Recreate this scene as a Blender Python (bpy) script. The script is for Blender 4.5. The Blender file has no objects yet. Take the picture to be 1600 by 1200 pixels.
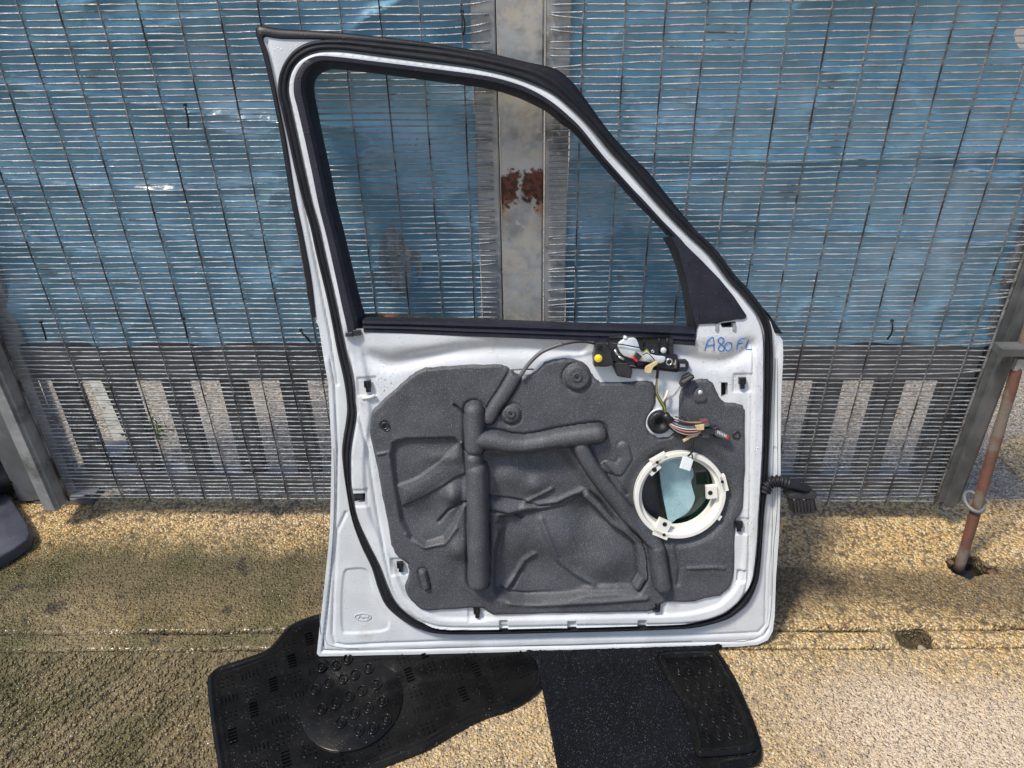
import bpy, bmesh, math, random
import numpy as np
from mathutils import Matrix, Vector, noise as mnoise
random.seed(7); RNG = np.random.default_rng(5)
C = bpy.context.scene.collection
sc = bpy.context.scene

# ------------------------------------------------------------------ camera
F, PIT, ROL, YAW = 1180.0, math.radians(31.64), math.radians(-1.0965), math.radians(-2.086)
CAM = np.array([0.0, 0.0, 1.40]); D = 1.568
_cy, _sy = math.cos(YAW), math.sin(YAW)
FW = np.array([_sy*math.cos(PIT), _cy*math.cos(PIT), -math.sin(PIT)])
_r = np.array([_cy, -_sy, 0.0]); _u = np.cross(_r, FW)
RT = math.cos(ROL)*_r + math.sin(ROL)*_u
UP = -math.sin(ROL)*_r + math.cos(ROL)*_u
cd = bpy.data.cameras.new('camera'); cam = bpy.data.objects.new('camera', cd); C.objects.link(cam)
cd.sensor_width = 36; cd.lens = F/1600*36; cd.clip_start = .02; cd.clip_end = 500
cam.matrix_world = Matrix([[RT[0], UP[0], -FW[0], CAM[0]], [RT[1], UP[1], -FW[1], CAM[1]], [RT[2], UP[2], -FW[2], CAM[2]], [0, 0, 0, 1]])
sc.camera = cam

# ------------------------------------------------------------------ world, sun, exposure
SUN_EL, SUN_AZ = 62, 242          # azimuth of the sun clockwise from +Y (behind the camera, to its left)
w = bpy.data.worlds.new('World'); sc.world = w; w.use_nodes = True
nt = w.node_tree; nt.nodes.clear()
sky = nt.nodes.new('ShaderNodeTexSky'); sky.sky_type = 'NISHITA'; sky.sun_disc = False
sky.sun_elevation = math.radians(SUN_EL); sky.sun_rotation = math.radians(SUN_AZ)
sky.air_density = 1.0; sky.dust_density = 2.5; sky.ozone_density = 1.0
bg = nt.nodes.new('ShaderNodeBackground'); bg.inputs[1].default_value = .14
wo = nt.nodes.new('ShaderNodeOutputWorld'); nt.links.new(sky.outputs[0], bg.inputs[0]); nt.links.new(bg.outputs[0], wo.inputs[0])
sl = bpy.data.lights.new('sun', 'SUN'); sl.energy = 3.6; sl.angle = math.radians(9); sl.color = (1, .93, .82)
so = bpy.data.objects.new('sun', sl); C.objects.link(so)
_az, _el = math.radians(SUN_AZ), math.radians(SUN_EL)
sdir = Vector((math.sin(_az)*math.cos(_el), math.cos(_az)*math.cos(_el), math.sin(_el)))
so.rotation_euler = sdir.to_track_quat('Z', 'Y').to_euler(); so.location = sdir*8
sc.view_settings.view_transform = 'Standard'; sc.view_settings.look = 'None'
sc.view_settings.exposure = 0.24; sc.view_settings.gamma = 1.0

# ------------------------------------------------------------------ helpers
def rays(P):
    P = np.atleast_2d(np.asarray(P, float))
    return FW + ((P[:, 0]-800)/F)[:, None]*RT - ((P[:, 1]-600)/F)[:, None]*UP
def onpl(P, p0, n):
    d = rays(P); t = ((p0-CAM)@n)/(d@n); return CAM + d*t[:, None]
def ground(x, y, z=0.0): return onpl([(x, y)], np.array([0, 0, z]), np.array([0, 0, 1.0]))[0]
def fence(x, y, Y=D): return onpl([(x, y)], np.array([0, Y, 0]), np.array([0, 1.0, 0]))[0]
def smooth(t): t = np.clip(t, 0, 1); return t*t*(3-2*t)

def tag(o, label=None, cat=None, group=None, kind=None):
    if label: o['label'] = label
    if cat: o['category'] = cat
    if group: o['group'] = group
    if kind: o['kind'] = kind
    return o
def empty(name, loc=(0, 0, 0), mw=None):
    o = bpy.data.objects.new(name, None); C.objects.link(o); o.empty_display_size = .05
    if mw is not None: o.matrix_world = mw
    else: o.location = loc
    return o
def link(name, me, m, parent=None, smooth_=False, auto=None):
    if m is not None and not me.materials: me.materials.append(m)
    if smooth_ or auto:
        me.polygons.foreach_set('use_smooth', np.ones(len(me.polygons), bool))
        if auto and hasattr(me, 'set_sharp_from_angle'): me.set_sharp_from_angle(angle=math.radians(auto))
    o = bpy.data.objects.new(name, me); C.objects.link(o)
    if parent is not None: o.parent = parent
    return o
def from_np(name, V, Fq, m, parent=None, sm=True, auto=None):
    me = bpy.data.meshes.new(name); me.from_pydata([tuple(v) for v in V] if not isinstance(V, list) else V, [], [tuple(f) for f in Fq])
    me.update(); return link(name, me, m, parent, sm, auto)
class MB:
    def __init__(s): s.v = []; s.f = []
    def add(s, V, Fc):
        n = len(s.v); s.v += [tuple(map(float, v)) for v in V]; s.f += [tuple(i+n for i in f) for f in Fc]; return s
    def box(s, c, sz, ax=None, tap=1.0):
        ax = np.eye(3) if ax is None else np.asarray(ax, float)
        V = []
        for k in (-1, 1):
            for j, i in ((-1, -1), (-1, 1), (1, 1), (1, -1)):
                q = tap if k > 0 else 1
                V.append(np.asarray(c)+ax[0]*i*sz[0]/2*q+ax[1]*j*sz[1]/2*q+ax[2]*k*sz[2]/2)
        return s.add(V, [(3, 2, 1, 0), (4, 5, 6, 7), (0, 1, 5, 4), (1, 2, 6, 5), (2, 3, 7, 6), (3, 0, 4, 7)])
    def tube(s, pts, r, n=8, cap=True, flat=1.0):
        P = np.asarray(pts, float); m = len(P); rr = np.broadcast_to(np.asarray(r, float), (m,))
        T = np.gradient(P, axis=0); T /= np.linalg.norm(T, axis=1)[:, None]+1e-12
        ref = np.array([0, 0, 1.0]) if abs(T[0][2]) < .9 else np.array([1.0, 0, 0])
        a = np.cross(T[0], ref); a /= np.linalg.norm(a); V = []
        for i in range(m):
            a = a-T[i]*(a@T[i]); a /= np.linalg.norm(a)+1e-12; b = np.cross(T[i], a)
            for k in range(n):
                t = 2*math.pi*k/n; V.append(P[i]+rr[i]*(math.cos(t)*a+math.sin(t)*b*flat))
        Fc = [(i*n+k, i*n+(k+1) % n, (i+1)*n+(k+1) % n, (i+1)*n+k) for i in range(m-1) for k in range(n)]
        if cap: Fc += [tuple(range(n))[::-1], tuple((m-1)*n+k for k in range(n))]
        return s.add(V, Fc)
    def prism(s, pts2, w0, w1, bev=0.0):
        """polygon in the local XY plane, from w0 to w1; the top is inset by bev"""
        P = np.asarray(pts2, float); n = len(P)
        area = 0.5*np.sum(P[:, 0]*np.roll(P[:, 1], -1)-np.roll(P[:, 0], -1)*P[:, 1])
        if area < 0: P = P[::-1]
        rings = [(P, w0), (P, w1-bev)] if bev else [(P, w0), (P, w1)]
        if bev:
            e = np.roll(P, -1, 0)-P; e /= np.linalg.norm(e, axis=1)[:, None]+1e-12
            nn = np.stack([-e[:, 1], e[:, 0]], 1); v = nn+np.roll(nn, 1, 0); v /= np.maximum(np.linalg.norm(v, axis=1)[:, None], .6)
            rings += [(P+v*bev*.35, w1-bev*.35), (P+v*bev, w1)]
        V = [np.array([p[0], p[1], z]) for R, z in rings for p in R]; Fc = [tuple(range(n))[::-1]]
        for r_ in range(len(rings)-1):
            Fc += [(r_*n+i, r_*n+(i+1) % n, (r_+1)*n+(i+1) % n, (r_+1)*n+i) for i in range(n)]
        Fc.append(tuple((len(rings)-1)*n+i for i in range(n)))
        return s.add(V, Fc)
    def lathe(s, c, prof, n=40, a0=0, a1=2*math.pi):
        full = abs(a1-a0-2*math.pi) < 1e-6; k = n if full else n+1; V = []
        for i in range(k):
            t = a0+(a1-a0)*i/n
            for r, z in prof: V.append((c[0]+r*math.cos(t), c[1]+r*math.sin(t), c[2]+z))
        m = len(prof); Fc = []
        for i in range(n if full else n):
            j = (i+1) % k
            for q in range(m-1): Fc.append((i*m+q, j*m+q, j*m+q+1, i*m+q+1))
        return s.add(V, Fc)
    def build(s, name, m, parent=None, sm=False, auto=None):
        me = bpy.data.meshes.new(name); me.from_pydata(s.v, [], s.f); me.validate(); me.update()
        bm = bmesh.new(); bm.from_mesh(me); bmesh.ops.recalc_face_normals(bm, faces=bm.faces); bm.to_mesh(me); bm.free()
        return link(name, me, m, parent, sm, auto)

def cr(P, n, closed=False):
    """Catmull-Rom resample"""
    P = np.asarray(P, float); m = len(P)
    Q = np.vstack([P[-1], P, P[0], P[1]]) if closed else np.vstack([2*P[0]-P[1], P, 2*P[-1]-P[-2]])
    segs = m if closed else m-1; out = []
    ln = [np.linalg.norm(Q[i+2]-Q[i+1]) for i in range(segs)]; cum = np.concatenate([[0], np.cumsum(ln)])
    ts = np.linspace(0, cum[-1], n, endpoint=not closed)
    for t in ts:
        i = min(int(np.searchsorted(cum, t, 'right'))-1, segs-1); i = max(i, 0); q = (t-cum[i])/(ln[i]+1e-12)
        a, b, c, d = Q[i], Q[i+1], Q[i+2], Q[i+3]
        out.append(.5*((2*b)+(-a+c)*q+(2*a-5*b+4*c-d)*q*q+(-a+3*b-3*c+d)*q**3))
    return np.array(out)
def crp(P, per=1, closed=False):
    """pairwise spline keeping row correspondence"""
    P = np.asarray(P, float); m = len(P)
    Q = np.vstack([P[-1], P, P[0], P[1]]) if closed else np.vstack([2*P[0]-P[1], P, 2*P[-1]-P[-2]])
    out = []
    for i in range(m if closed else m-1):
        a, b, c, d = Q[i], Q[i+1], Q[i+2], Q[i+3]
        for k in range(per):
            q = k/per; out.append(.5*((2*b)+(-a+c)*q+(2*a-5*b+4*c-d)*q*q+(-a+3*b-3*c+d)*q**3))
    if not closed: out.append(P[-1])
    return np.array(out)
def segdist(X, Y, pts, closed=False):
    P = np.asarray(pts, np.float64); n = len(P); best = np.full(X.shape, 1e9)
    for i in range(n if closed else n-1):
        a, b = P[i], P[(i+1) % n]; ab = b-a; L = ab@ab+1e-18
        t = np.clip(((X-a[0])*ab[0]+(Y-a[1])*ab[1])/L, 0, 1)
        d = (X-a[0]-t*ab[0])**2+(Y-a[1]-t*ab[1])**2
        np.minimum(best, d, out=best)
    return np.sqrt(best)
def sdf(X, Y, pts):
    P = np.asarray(pts, np.float64); n = len(P); ins = np.zeros(X.shape, bool)
    for i in range(n):
        a, b = P[i], P[(i+1) % n]
        if a[1] == b[1]: continue
        c = ((a[1] > Y) != (b[1] > Y)) & (X < (b[0]-a[0])*(Y-a[1])/(b[1]-a[1])+a[0]); ins ^= c
    d = segdist(X, Y, P, True); return np.where(ins, d, -d)
def vnoise(X, Y, s, seed=0, oct=3):
    """smooth value noise on arrays"""
    out = np.zeros(X.shape); amp = 1; tot = 0
    for o in range(oct):
        rg = np.random.default_rng(seed*17+o); G = rg.random((64, 64))
        x = X*s*(2**o)+o*7.3+40; y = Y*s*(2**o)+o*3.1+40; xi = np.floor(x).astype(int); yi = np.floor(y).astype(int)
        fx = smooth(x-xi); fy = smooth(y-yi); g = lambda i, j: G[(xi+i) % 64, (yi+j) % 64]
        out += amp*((g(0, 0)*(1-fx)+g(1, 0)*fx)*(1-fy)+(g(0, 1)*(1-fx)+g(1, 1)*fx)*fy); tot += amp; amp *= .5
    return out/tot*2-1
def hfield(name, outline, holes, res, hfun, m, parent=None, skirt=.004, thick=None, tri=False):
    """height field clipped exactly to an outline; rim walls drop by skirt"""
    O = np.asarray(outline); x0, y0 = O.min(0)-res*2; x1, y1 = O.max(0)+res*2
    xs = np.arange(x0, x1, res); ys = np.arange(y0, y1, res); X, Y = np.meshgrid(xs, ys, indexing='ij')
    def S(X, Y):
        s = sdf(X, Y, O)
        for h in holes: s = np.minimum(s, -(h(X, Y) if callable(h) else sdf(X, Y, h)))
        return s
    s = S(X, Y); gx = np.gradient(s, res, axis=0); gy = np.gradient(s, res, axis=1)
    g = np.sqrt(gx**2+gy**2)+1e-9; out = s < res*.15
    d = np.where(out, -s, 0); X = X+gx/g*d; Y = Y+gy/g*d
    W = hfun(X, Y)
    ins = s > res*.15
    q = (ins[:-1, :-1] | ins[1:, :-1] | ins[:-1, 1:] | ins[1:, 1:])
    bad = (s < -1.6*res); q &= ~(bad[:-1, :-1] | bad[1:, :-1] | bad[:-1, 1:] | bad[1:, 1:])
    nx, ny = X.shape; idx = np.arange(nx*ny).reshape(nx, ny)
    Q = np.stack([idx[:-1, :-1][q], idx[1:, :-1][q], idx[1:, 1:][q], idx[:-1, 1:][q]], 1)
    used = np.unique(Q); remap = np.full(nx*ny, -1); remap[used] = np.arange(len(used)); Q = remap[Q]
    V = np.stack([X.ravel()[used], Y.ravel()[used], W.ravel()[used]], 1)
    E = np.concatenate([Q[:, [0, 1]], Q[:, [1, 2]], Q[:, [2, 3]], Q[:, [3, 0]]]); Es = np.sort(E, 1)
    _, inv, cnt = np.unique(Es[:, 0].astype(np.int64)*10**7+Es[:, 1], return_inverse=True, return_counts=True)
    B = E[cnt[inv] == 1]; bu = np.unique(B); bm_ = np.full(len(V), -1); bm_[bu] = np.arange(len(bu))+len(V)
    VB = V[bu].copy(); VB[:, 2] = VB[:, 2]-skirt if thick is None else thick
    FB = np.stack([B[:, 1], B[:, 0], bm_[B[:, 0]], bm_[B[:, 1]]], 1)
    V = np.vstack([V, VB]); Fq = np.vstack([Q, FB]).astype(np.int32)
    me = bpy.data.meshes.new(name); me.vertices.add(len(V)); me.vertices.foreach_set('co', V.astype(np.float32).ravel())
    me.loops.add(Fq.size); me.loops.foreach_set('vertex_index', Fq.ravel())
    me.polygons.add(len(Fq)); me.polygons.foreach_set('loop_start', np.arange(0, Fq.size, 4, dtype=np.int32))
    me.update(calc_edges=True); me.validate()
    return link(name, me, m, parent, True, auto=50)

# ------------------------------------------------------------------ materials
def mat(name, c1, c2=None, sc_=20, rough=.5, rough2=None, metal=0, bump=0, bscale=200, spec=.5, coat=0, c3=None, s3=4, t3=(.5, .62), speck=None, ss=400, ts=(.62, .7), drops=0, dist=.002, coords='pos'):
    m = bpy.data.materials.new(name); m.use_nodes = True; n = m.node_tree.nodes; L = m.node_tree.links.new
    b = n['Principled BSDF']; b.inputs['Metallic'].default_value = metal
    b.inputs['Specular IOR Level'].default_value = spec; b.inputs['Coat Weight'].default_value = coat; b.inputs['Coat Roughness'].default_value = .08
    g = n.new('ShaderNodeNewGeometry').outputs['Position'] if coords == 'pos' else n.new('ShaderNodeTexCoord').outputs['Object']
    def nz(s, det=4, ro=.55):
        t = n.new('ShaderNodeTexNoise'); t.inputs['Scale'].default_value = s; t.inputs['Detail'].default_value = det; t.inputs['Roughness'].default_value = ro
        L(g, t.inputs['Vector']); return t.outputs['Fac']
    def rng_(f, a, b_, lo=0., hi=1.):
        t = n.new('ShaderNodeMapRange'); L(f, t.inputs[0]); t.inputs[1].default_value = a; t.inputs[2].default_value = b_; t.inputs[3].default_value = lo; t.inputs[4].default_value = hi; t.interpolation_type = 'SMOOTHSTEP'; return t.outputs[0]
    def mix(f, a, b_):
        t = n.new('ShaderNodeMix'); t.data_type = 'RGBA'; L(f, t.inputs[0])
        for k, v in ((6, a), (7, b_)):
            if isinstance(v, tuple): t.inputs[k].default_value = (*v, 1)
            else: L(v, t.inputs[k])
        return t.outputs[2]
    col = c1; n1 = nz(sc_)
    if c2: col = mix(rng_(n1, .35, .65), c1, c2)
    if c3: col = mix(rng_(nz(s3, 5, .6), *t3), col, c3)
    if speck: col = mix(rng_(nz(ss, 2), *ts), col, speck)
    if isinstance(col, tuple): b.inputs['Base Color'].default_value = (*col, 1)
    else: L(col, b.inputs['Base Color'])
    if rough2 is not None: L(rng_(nz(sc_*1.7, 4), .35, .65, rough, rough2), b.inputs['Roughness'])
    else: b.inputs['Roughness'].default_value = rough
    h = None
    if bump:
        bn = n.new('ShaderNodeBump'); bn.inputs['Strength'].default_value = bump; bn.inputs['Distance'].default_value = dist
        L(nz(bscale, 3), bn.inputs['Height']); h = bn
    if drops:
        v = n.new('ShaderNodeTexVoronoi'); v.inputs['Scale'].default_value = 170; v.inputs['Randomness'].default_value = 1; L(g, v.inputs['Vector'])
        hh = rng_(v.outputs['Distance'], .0, .33, 1., 0.)
        ms = n.new('ShaderNodeMath'); ms.operation = 'MULTIPLY'; L(hh, ms.inputs[0])
        cs = n.new('ShaderNodeSeparateColor'); L(v.outputs['Color'], cs.inputs[0]); L(rng_(cs.outputs[0], .6, .62), ms.inputs[1])
        bn = n.new('ShaderNodeBump'); bn.inputs['Strength'].default_value = drops; bn.inputs['Distance'].default_value = .0015; L(ms.outputs[0], bn.inputs['Height'])
        if h: L(h.outputs[0], bn.inputs['Normal'])
        h = bn
    if h: L(h.outputs[0], b.inputs['Normal'])
    return m
M = {}
M['paint'] = mat('white_paint', (.59, .625, .655), (.51, .54, .565), 9, rough=.2, rough2=.36, coat=.5, c3=(.40, .385, .35), s3=11, t3=(.60, .82), drops=.5, bump=.02, bscale=60)
M['seal'] = mat('black_rubber', (.009, .010, .014), (.014, .015, .020), 30, spec=.35, rough=.4, rough2=.55, drops=.6, bump=.08, bscale=120)
M['frame'] = mat('black_window_trim', (.012, .013, .022), (.018, .019, .030), 25, rough=.42, rough2=.52, spec=.32, drops=.9, bump=.05, bscale=300)
M['gloss'] = mat('gloss_black_trim', (.007, .007, .010), None, rough=.42, spec=.35, drops=.4)
M['foam'] = mat('grey_foam', (.056, .060, .071), (.039, .042, .050), 14, rough=.50, rough2=.64, bump=.55, bscale=520, dist=.0016, speck=(.17, .19, .22), ss=620, ts=(.57, .68), spec=.6)
M['plastic'] = mat('black_plastic', (.014, .014, .017), (.022, .022, .026), 60, rough=.32, rough2=.5, drops=.3)
M['cream'] = mat('cream_plastic', (.70, .70, .66), (.64, .64, .60), 20, rough=.35, bump=.04, bscale=90, drops=.2)
M['galv'] = mat('galvanised_steel', (.42, .43, .43), (.30, .31, .31), 16, rough=.42, rough2=.65, metal=.35, bump=.25, bscale=60, c3=(.12, .115, .105), s3=7, t3=(.5, .68), speck=(.42, .43, .43), ss=90, ts=(.6, .7))
M['pale'] = mat('dull_galvanised_pale', (.15, .16, .165), (.09, .095, .10), 14, rough=.5, metal=.3, bump=.2, bscale=50)
M['wire'] = mat('weathered_wire', (.36, .39, .42), (.25, .27, .29), 45, rough=.3, rough2=.6, metal=.45, bump=.8, bscale=260, dist=.003, c3=(.12, .09, .07), s3=17, t3=(.62, .70))
M['vwire'] = mat('dark_weathered_wire', (.30, .31, .32), (.14, .14, .14), 30, rough=.4, rough2=.6, metal=.4, bump=.8, bscale=240, dist=.003, c3=(.05, .036, .03), s3=12, t3=(.45, .6))
M['rust'] = mat('rusty_steel', (.13, .055, .035), (.09, .045, .03), 30, rough=.6, rough2=.8, bump=.5, bscale=150, c3=(.13, .11, .09), s3=9, t3=(.5, .6))
M['seam'] = mat('grimy_seam_shade', (.10, .105, .11), None, rough=.6)  # dark lines draw the hem's shadow gap and its dirt as colour
M['emboss'] = mat('embossed_edge_shading', (.46, .48, .50), None, rough=.3)  # greyer than the paint: shading of the embossing put into colour
M['tie'] = mat('black_cable_tie', (.01, .01, .012), None, rough=.4)
M['rubber'] = mat('mat_rubber', (.004, .004, .0045), (.007, .007, .007), 18, spec=.22, rough=.10, rough2=.26, bump=.12, bscale=90, drops=.5)
M['carpet'] = mat('mat_carpet', (.003, .0033, .005), (.005, .006, .010), 10, spec=.13, rough=.55, rough2=.8, bump=1, bscale=420, dist=.004, speck=(.22, .24, .30), ss=560, ts=(.66, .72))  # pale specks put the carpet's sparkle into the colour
M['silver'] = mat('silver_foil', (.66, .70, .72), (.55, .6, .62), 60, rough=.3, metal=.3, bump=.3, bscale=70)
M['yellow'] = mat('yellow_plastic', (.75, .55, .03), None, rough=.4)
M['red'] = mat('red_plastic', (.5, .02, .02), None, rough=.4)
M['tape'] = mat('masking_tape', (.55, .44, .24), (.45, .35, .18), 80, rough=.6)
M['marker'] = mat('blue_marker_ink', (.02, .17, .50), None, rough=.4)
M['steel'] = mat('bright_steel', (.5, .5, .5), None, rough=.3, metal=.8)
M['cablegrey'] = mat('grey_cable_sleeve', (.09, .095, .105), None, rough=.45)
M['whitetag'] = mat('white_tag', (.72, .78, .80), (.62, .69, .72), 300, rough=.5)
M['glass'] = mat('teal_glass_reflection', (.32, .50, .55), (.22, .39, .44), 28, rough=.12, rough2=.25, coat=.3, drops=.8)  # teal colour stands for a reflection in the dark glass
M['darkglass'] = mat('dark_green_glass', (.004, .018, .014), (.008, .03, .022), 6, rough=.08, coat=.5)
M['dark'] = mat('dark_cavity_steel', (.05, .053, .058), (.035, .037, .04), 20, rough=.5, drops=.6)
M['moss'] = mat('mossy_black_trim', (.012, .016, .012), (.02, .04, .012), 60, rough=.6, bump=1, bscale=200, dist=.004, c3=(.14, .055, .03), s3=6, t3=(.58, .62))
M['hole'] = mat('dark_opening', (.006, .006, .006), None, rough=.8)
M['scuffed'] = mat('scuffed_dark_panel', (.030, .034, .050), (.05, .055, .075), 12, rough=.4, rough2=.6, bump=.2, bscale=90, drops=.5)
M['board'] = mat('pale_board', (.33, .27, .21), (.25, .20, .15), 22, rough=.7, bump=.2, bscale=70)
M['kerb'] = mat('kerb_concrete', (.32, .31, .27), (.2, .2, .17), 30, rough=.8, bump=.3, bscale=100)
M['weed'] = mat('weed_green', (.10, .17, .03), (.16, .22, .05), 60, rough=.6)
M['rail'] = mat('grey_rail', (.18, .185, .195), (.125, .13, .135), 10, rough=.45, rough2=.6, metal=.25, bump=.3, bscale=40, c3=(.20, .20, .205), s3=14, t3=(.55, .7))

def tarp_mat():
    m = mat('blue_tarpaulin', (.21, .44, .60), (.135, .315, .44), 3.6, rough=.18, rough2=.34, coat=.45, c3=(.32, .53, .69), s3=4, t3=(.54, .74), bump=.5, bscale=16, dist=.010)
    return m
M['tarp'] = tarp_mat()
M['flap'] = mat('torn_grey_liner', (.55, .56, .54), (.38, .38, .36), 40, rough=.6, bump=.5, bscale=60)

def concrete():
    m = bpy.data.materials.new('wet_aggregate_concrete'); m.use_nodes = True; n = m.node_tree.nodes; L = m.node_tree.links.new; b = n['Principled BSDF']
    g = n.new('ShaderNodeNewGeometry').outputs['Position']
    def nz(s, det=5, ro=.6, d=0):
        t = n.new('ShaderNodeTexNoise'); t.inputs['Scale'].default_value = s; t.inputs['Detail'].default_value = det; t.inputs['Roughness'].default_value = ro; t.inputs['Distortion'].default_value = d; L(g, t.inputs['Vector']); return t.outputs['Fac']
    def mr(f, a, b_, lo=0., hi=1.):
        t = n.new('ShaderNodeMapRange'); L(f, t.inputs[0]); t.inputs[1].default_value = a; t.inputs[2].default_value = b_; t.inputs[3].default_value = lo; t.inputs[4].default_value = hi; t.interpolation_type = 'SMOOTHSTEP'; return t.outputs[0]
    def mix(f, a, b_, bt='MIX'):
        t = n.new('ShaderNodeMix'); t.data_type = 'RGBA'; t.blend_type = bt
        if isinstance(f, float): t.inputs[0].default_value = f
        else: L(f, t.inputs[0])
        for k, v in ((6, a), (7, b_)):
            if isinstance(v, tuple): t.inputs[k].default_value = (*v, 1)
            else: L(v, t.inputs[k])
        return t.outputs[2]
    def ma(op, a, b_):
        t = n.new('ShaderNodeMath'); t.operation = op
        for k, v in ((0, a), (1, b_)):
            if isinstance(v, (int, float)): t.inputs[k].default_value = v
            else: L(v, t.inputs[k])
        return t.outputs[0]
    sp = n.new('ShaderNodeSeparateXYZ'); L(g, sp.inputs[0]); Xc, Yc = sp.outputs[0], sp.outputs[1]
    vo = n.new('ShaderNodeTexVoronoi'); vo.inputs['Scale'].default_value = 135; L(g, vo.inputs['Vector'])
    vs = n.new('ShaderNodeSeparateColor'); L(vo.outputs['Color'], vs.inputs[0])
    v2 = n.new('ShaderNodeTexVoronoi'); v2.inputs['Scale'].default_value = 290; L(g, v2.inputs['Vector'])
    col = mix(mr(nz(2.3), .38, .62), (.74, .49, .185), (.60, .42, .20))           # golden sandy matrix
    col = mix(mr(vs.outputs[0], .3, 1.0, 0, .85), col, (.78, .62, .38))          # paler stones
    col = mix(mr(vs.outputs[1], .72, .9, 0, .8), col, (.11, .075, .045))           # dark stones
    col = mix(mr(vo.outputs['Distance'], .42, .75, 0, .75), col, (.085, .06, .035))  # gaps between stones
    col = mix(mr(nz(60, 3), .56, .72, 0, .7), col, (.07, .052, .03))
    # grey-brown weathering of the nearer slab and the gates' soft shadow painted as a dark band
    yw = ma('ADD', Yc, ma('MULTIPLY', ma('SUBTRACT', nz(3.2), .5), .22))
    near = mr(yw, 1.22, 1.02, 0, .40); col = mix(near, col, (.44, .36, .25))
    gate_shade = ma('MULTIPLY', mr(yw, 1.44, 1.38), mr(yw, 1.20, 1.31)); col = mix(ma('MULTIPLY', gate_shade, .68), col, (.06, .045, .024))
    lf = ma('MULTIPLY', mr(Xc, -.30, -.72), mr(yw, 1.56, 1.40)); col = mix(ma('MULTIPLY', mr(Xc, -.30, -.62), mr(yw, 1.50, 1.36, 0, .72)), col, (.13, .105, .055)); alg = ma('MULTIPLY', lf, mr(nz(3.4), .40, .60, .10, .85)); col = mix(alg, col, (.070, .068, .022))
    wr_ = ma('MULTIPLY', mr(Xc, .42, .78), mr(yw, 1.10, .98)); col = mix(ma('MULTIPLY', wr_, .6), col, (.62, .52, .42))  # wet sheen at the right front painted as a paler colour
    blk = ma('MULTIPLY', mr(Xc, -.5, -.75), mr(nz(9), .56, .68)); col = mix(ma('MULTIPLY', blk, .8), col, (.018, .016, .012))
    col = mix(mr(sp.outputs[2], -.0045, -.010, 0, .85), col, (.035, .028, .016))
    L(col, b.inputs['Base Color'])
    L(mr(nz(6, 4), .4, .62, .18, .5), b.inputs['Roughness']); b.inputs['Specular IOR Level'].default_value = .55
    hh = ma('ADD', ma('MULTIPLY', mr(vo.outputs['Distance'], .0, .6, 1, 0), 1.0), ma('MULTIPLY', mr(v2.outputs['Distance'], 0, .6, 1, 0), .4))
    bn = n.new('ShaderNodeBump'); bn.inputs['Strength'].default_value = 1; bn.inputs['Distance'].default_value = .006; L(hh, bn.inputs['Height'])
    b2 = n.new('ShaderNodeBump'); b2.inputs['Strength'].default_value = .35; b2.inputs['Distance'].default_value = .01; L(nz(35, 3), b2.inputs['Height']); L(bn.outputs[0], b2.inputs['Normal']); L(b2.outputs[0], b.inputs['Normal'])
    return m
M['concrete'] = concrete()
M['asphalt'] = mat('gritty_asphalt', (.27, .235, .19), (.17, .145, .12), 60, rough=.5, rough2=.7, bump=1, bscale=210, dist=.006, speck=(.50, .44, .36), ss=170, ts=(.56, .64), c3=(.07, .065, .06), s3=90, t3=(.5, .62))

# ------------------------------------------------------------------ the ground
GY1 = 1.66                                     # concrete ends just behind the gates
Jl, Jr = ground(0, 989), ground(1600, 981)
jt0, jt1 = Jl[:2], Jr[:2]
holepts = [ground(x, y)[:2] for x, y in [(1478, 876), (1500, 862), (1530, 868), (1545, 882), (1563, 884), (1560, 895), (1535, 896), (1515, 903), (1490, 893)]]
chan = [ground(x, y)[:2] for x, y in [(1200, 985), (1300, 983), (1400, 982), (1442, 979), (1457, 992), (1458, 1010), (1400, 1009), (1200, 1012)]]
def gl(P, z=0.0): return np.array([ground(x, y, z)[:2] for x, y in P])
o1 = gl([(324, 1072), (330, 1052), (345, 1041), (385, 1028), (418, 1015), (436, 996), (452, 978), (480, 965), (505, 959), (560, 960), (640, 985), (740, 1000), (838, 1003), (850, 1040), (846, 1075), (806, 1106), (756, 1123), (705, 1150), (671, 1170), (620, 1190), (560, 1212), (470, 1240), (360, 1245), (338, 1180)], .004)
O1 = cr(o1, 160, True); mc = O1.mean(0)
o2 = gl([(836, 1000), (1110, 1003), (1120, 1016), (1137, 1041), (1152, 1068), (1166, 1100), (1180, 1135), (1188, 1160), (1188, 1178), (1180, 1193), (1120, 1212), (1050, 1235), (880, 1250), (871, 1200), (851, 1095), (840, 1040)], .004)
O2 = cr(o2, 120, True); mc2 = O2.mean(0); O2l = O2-mc2
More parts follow.
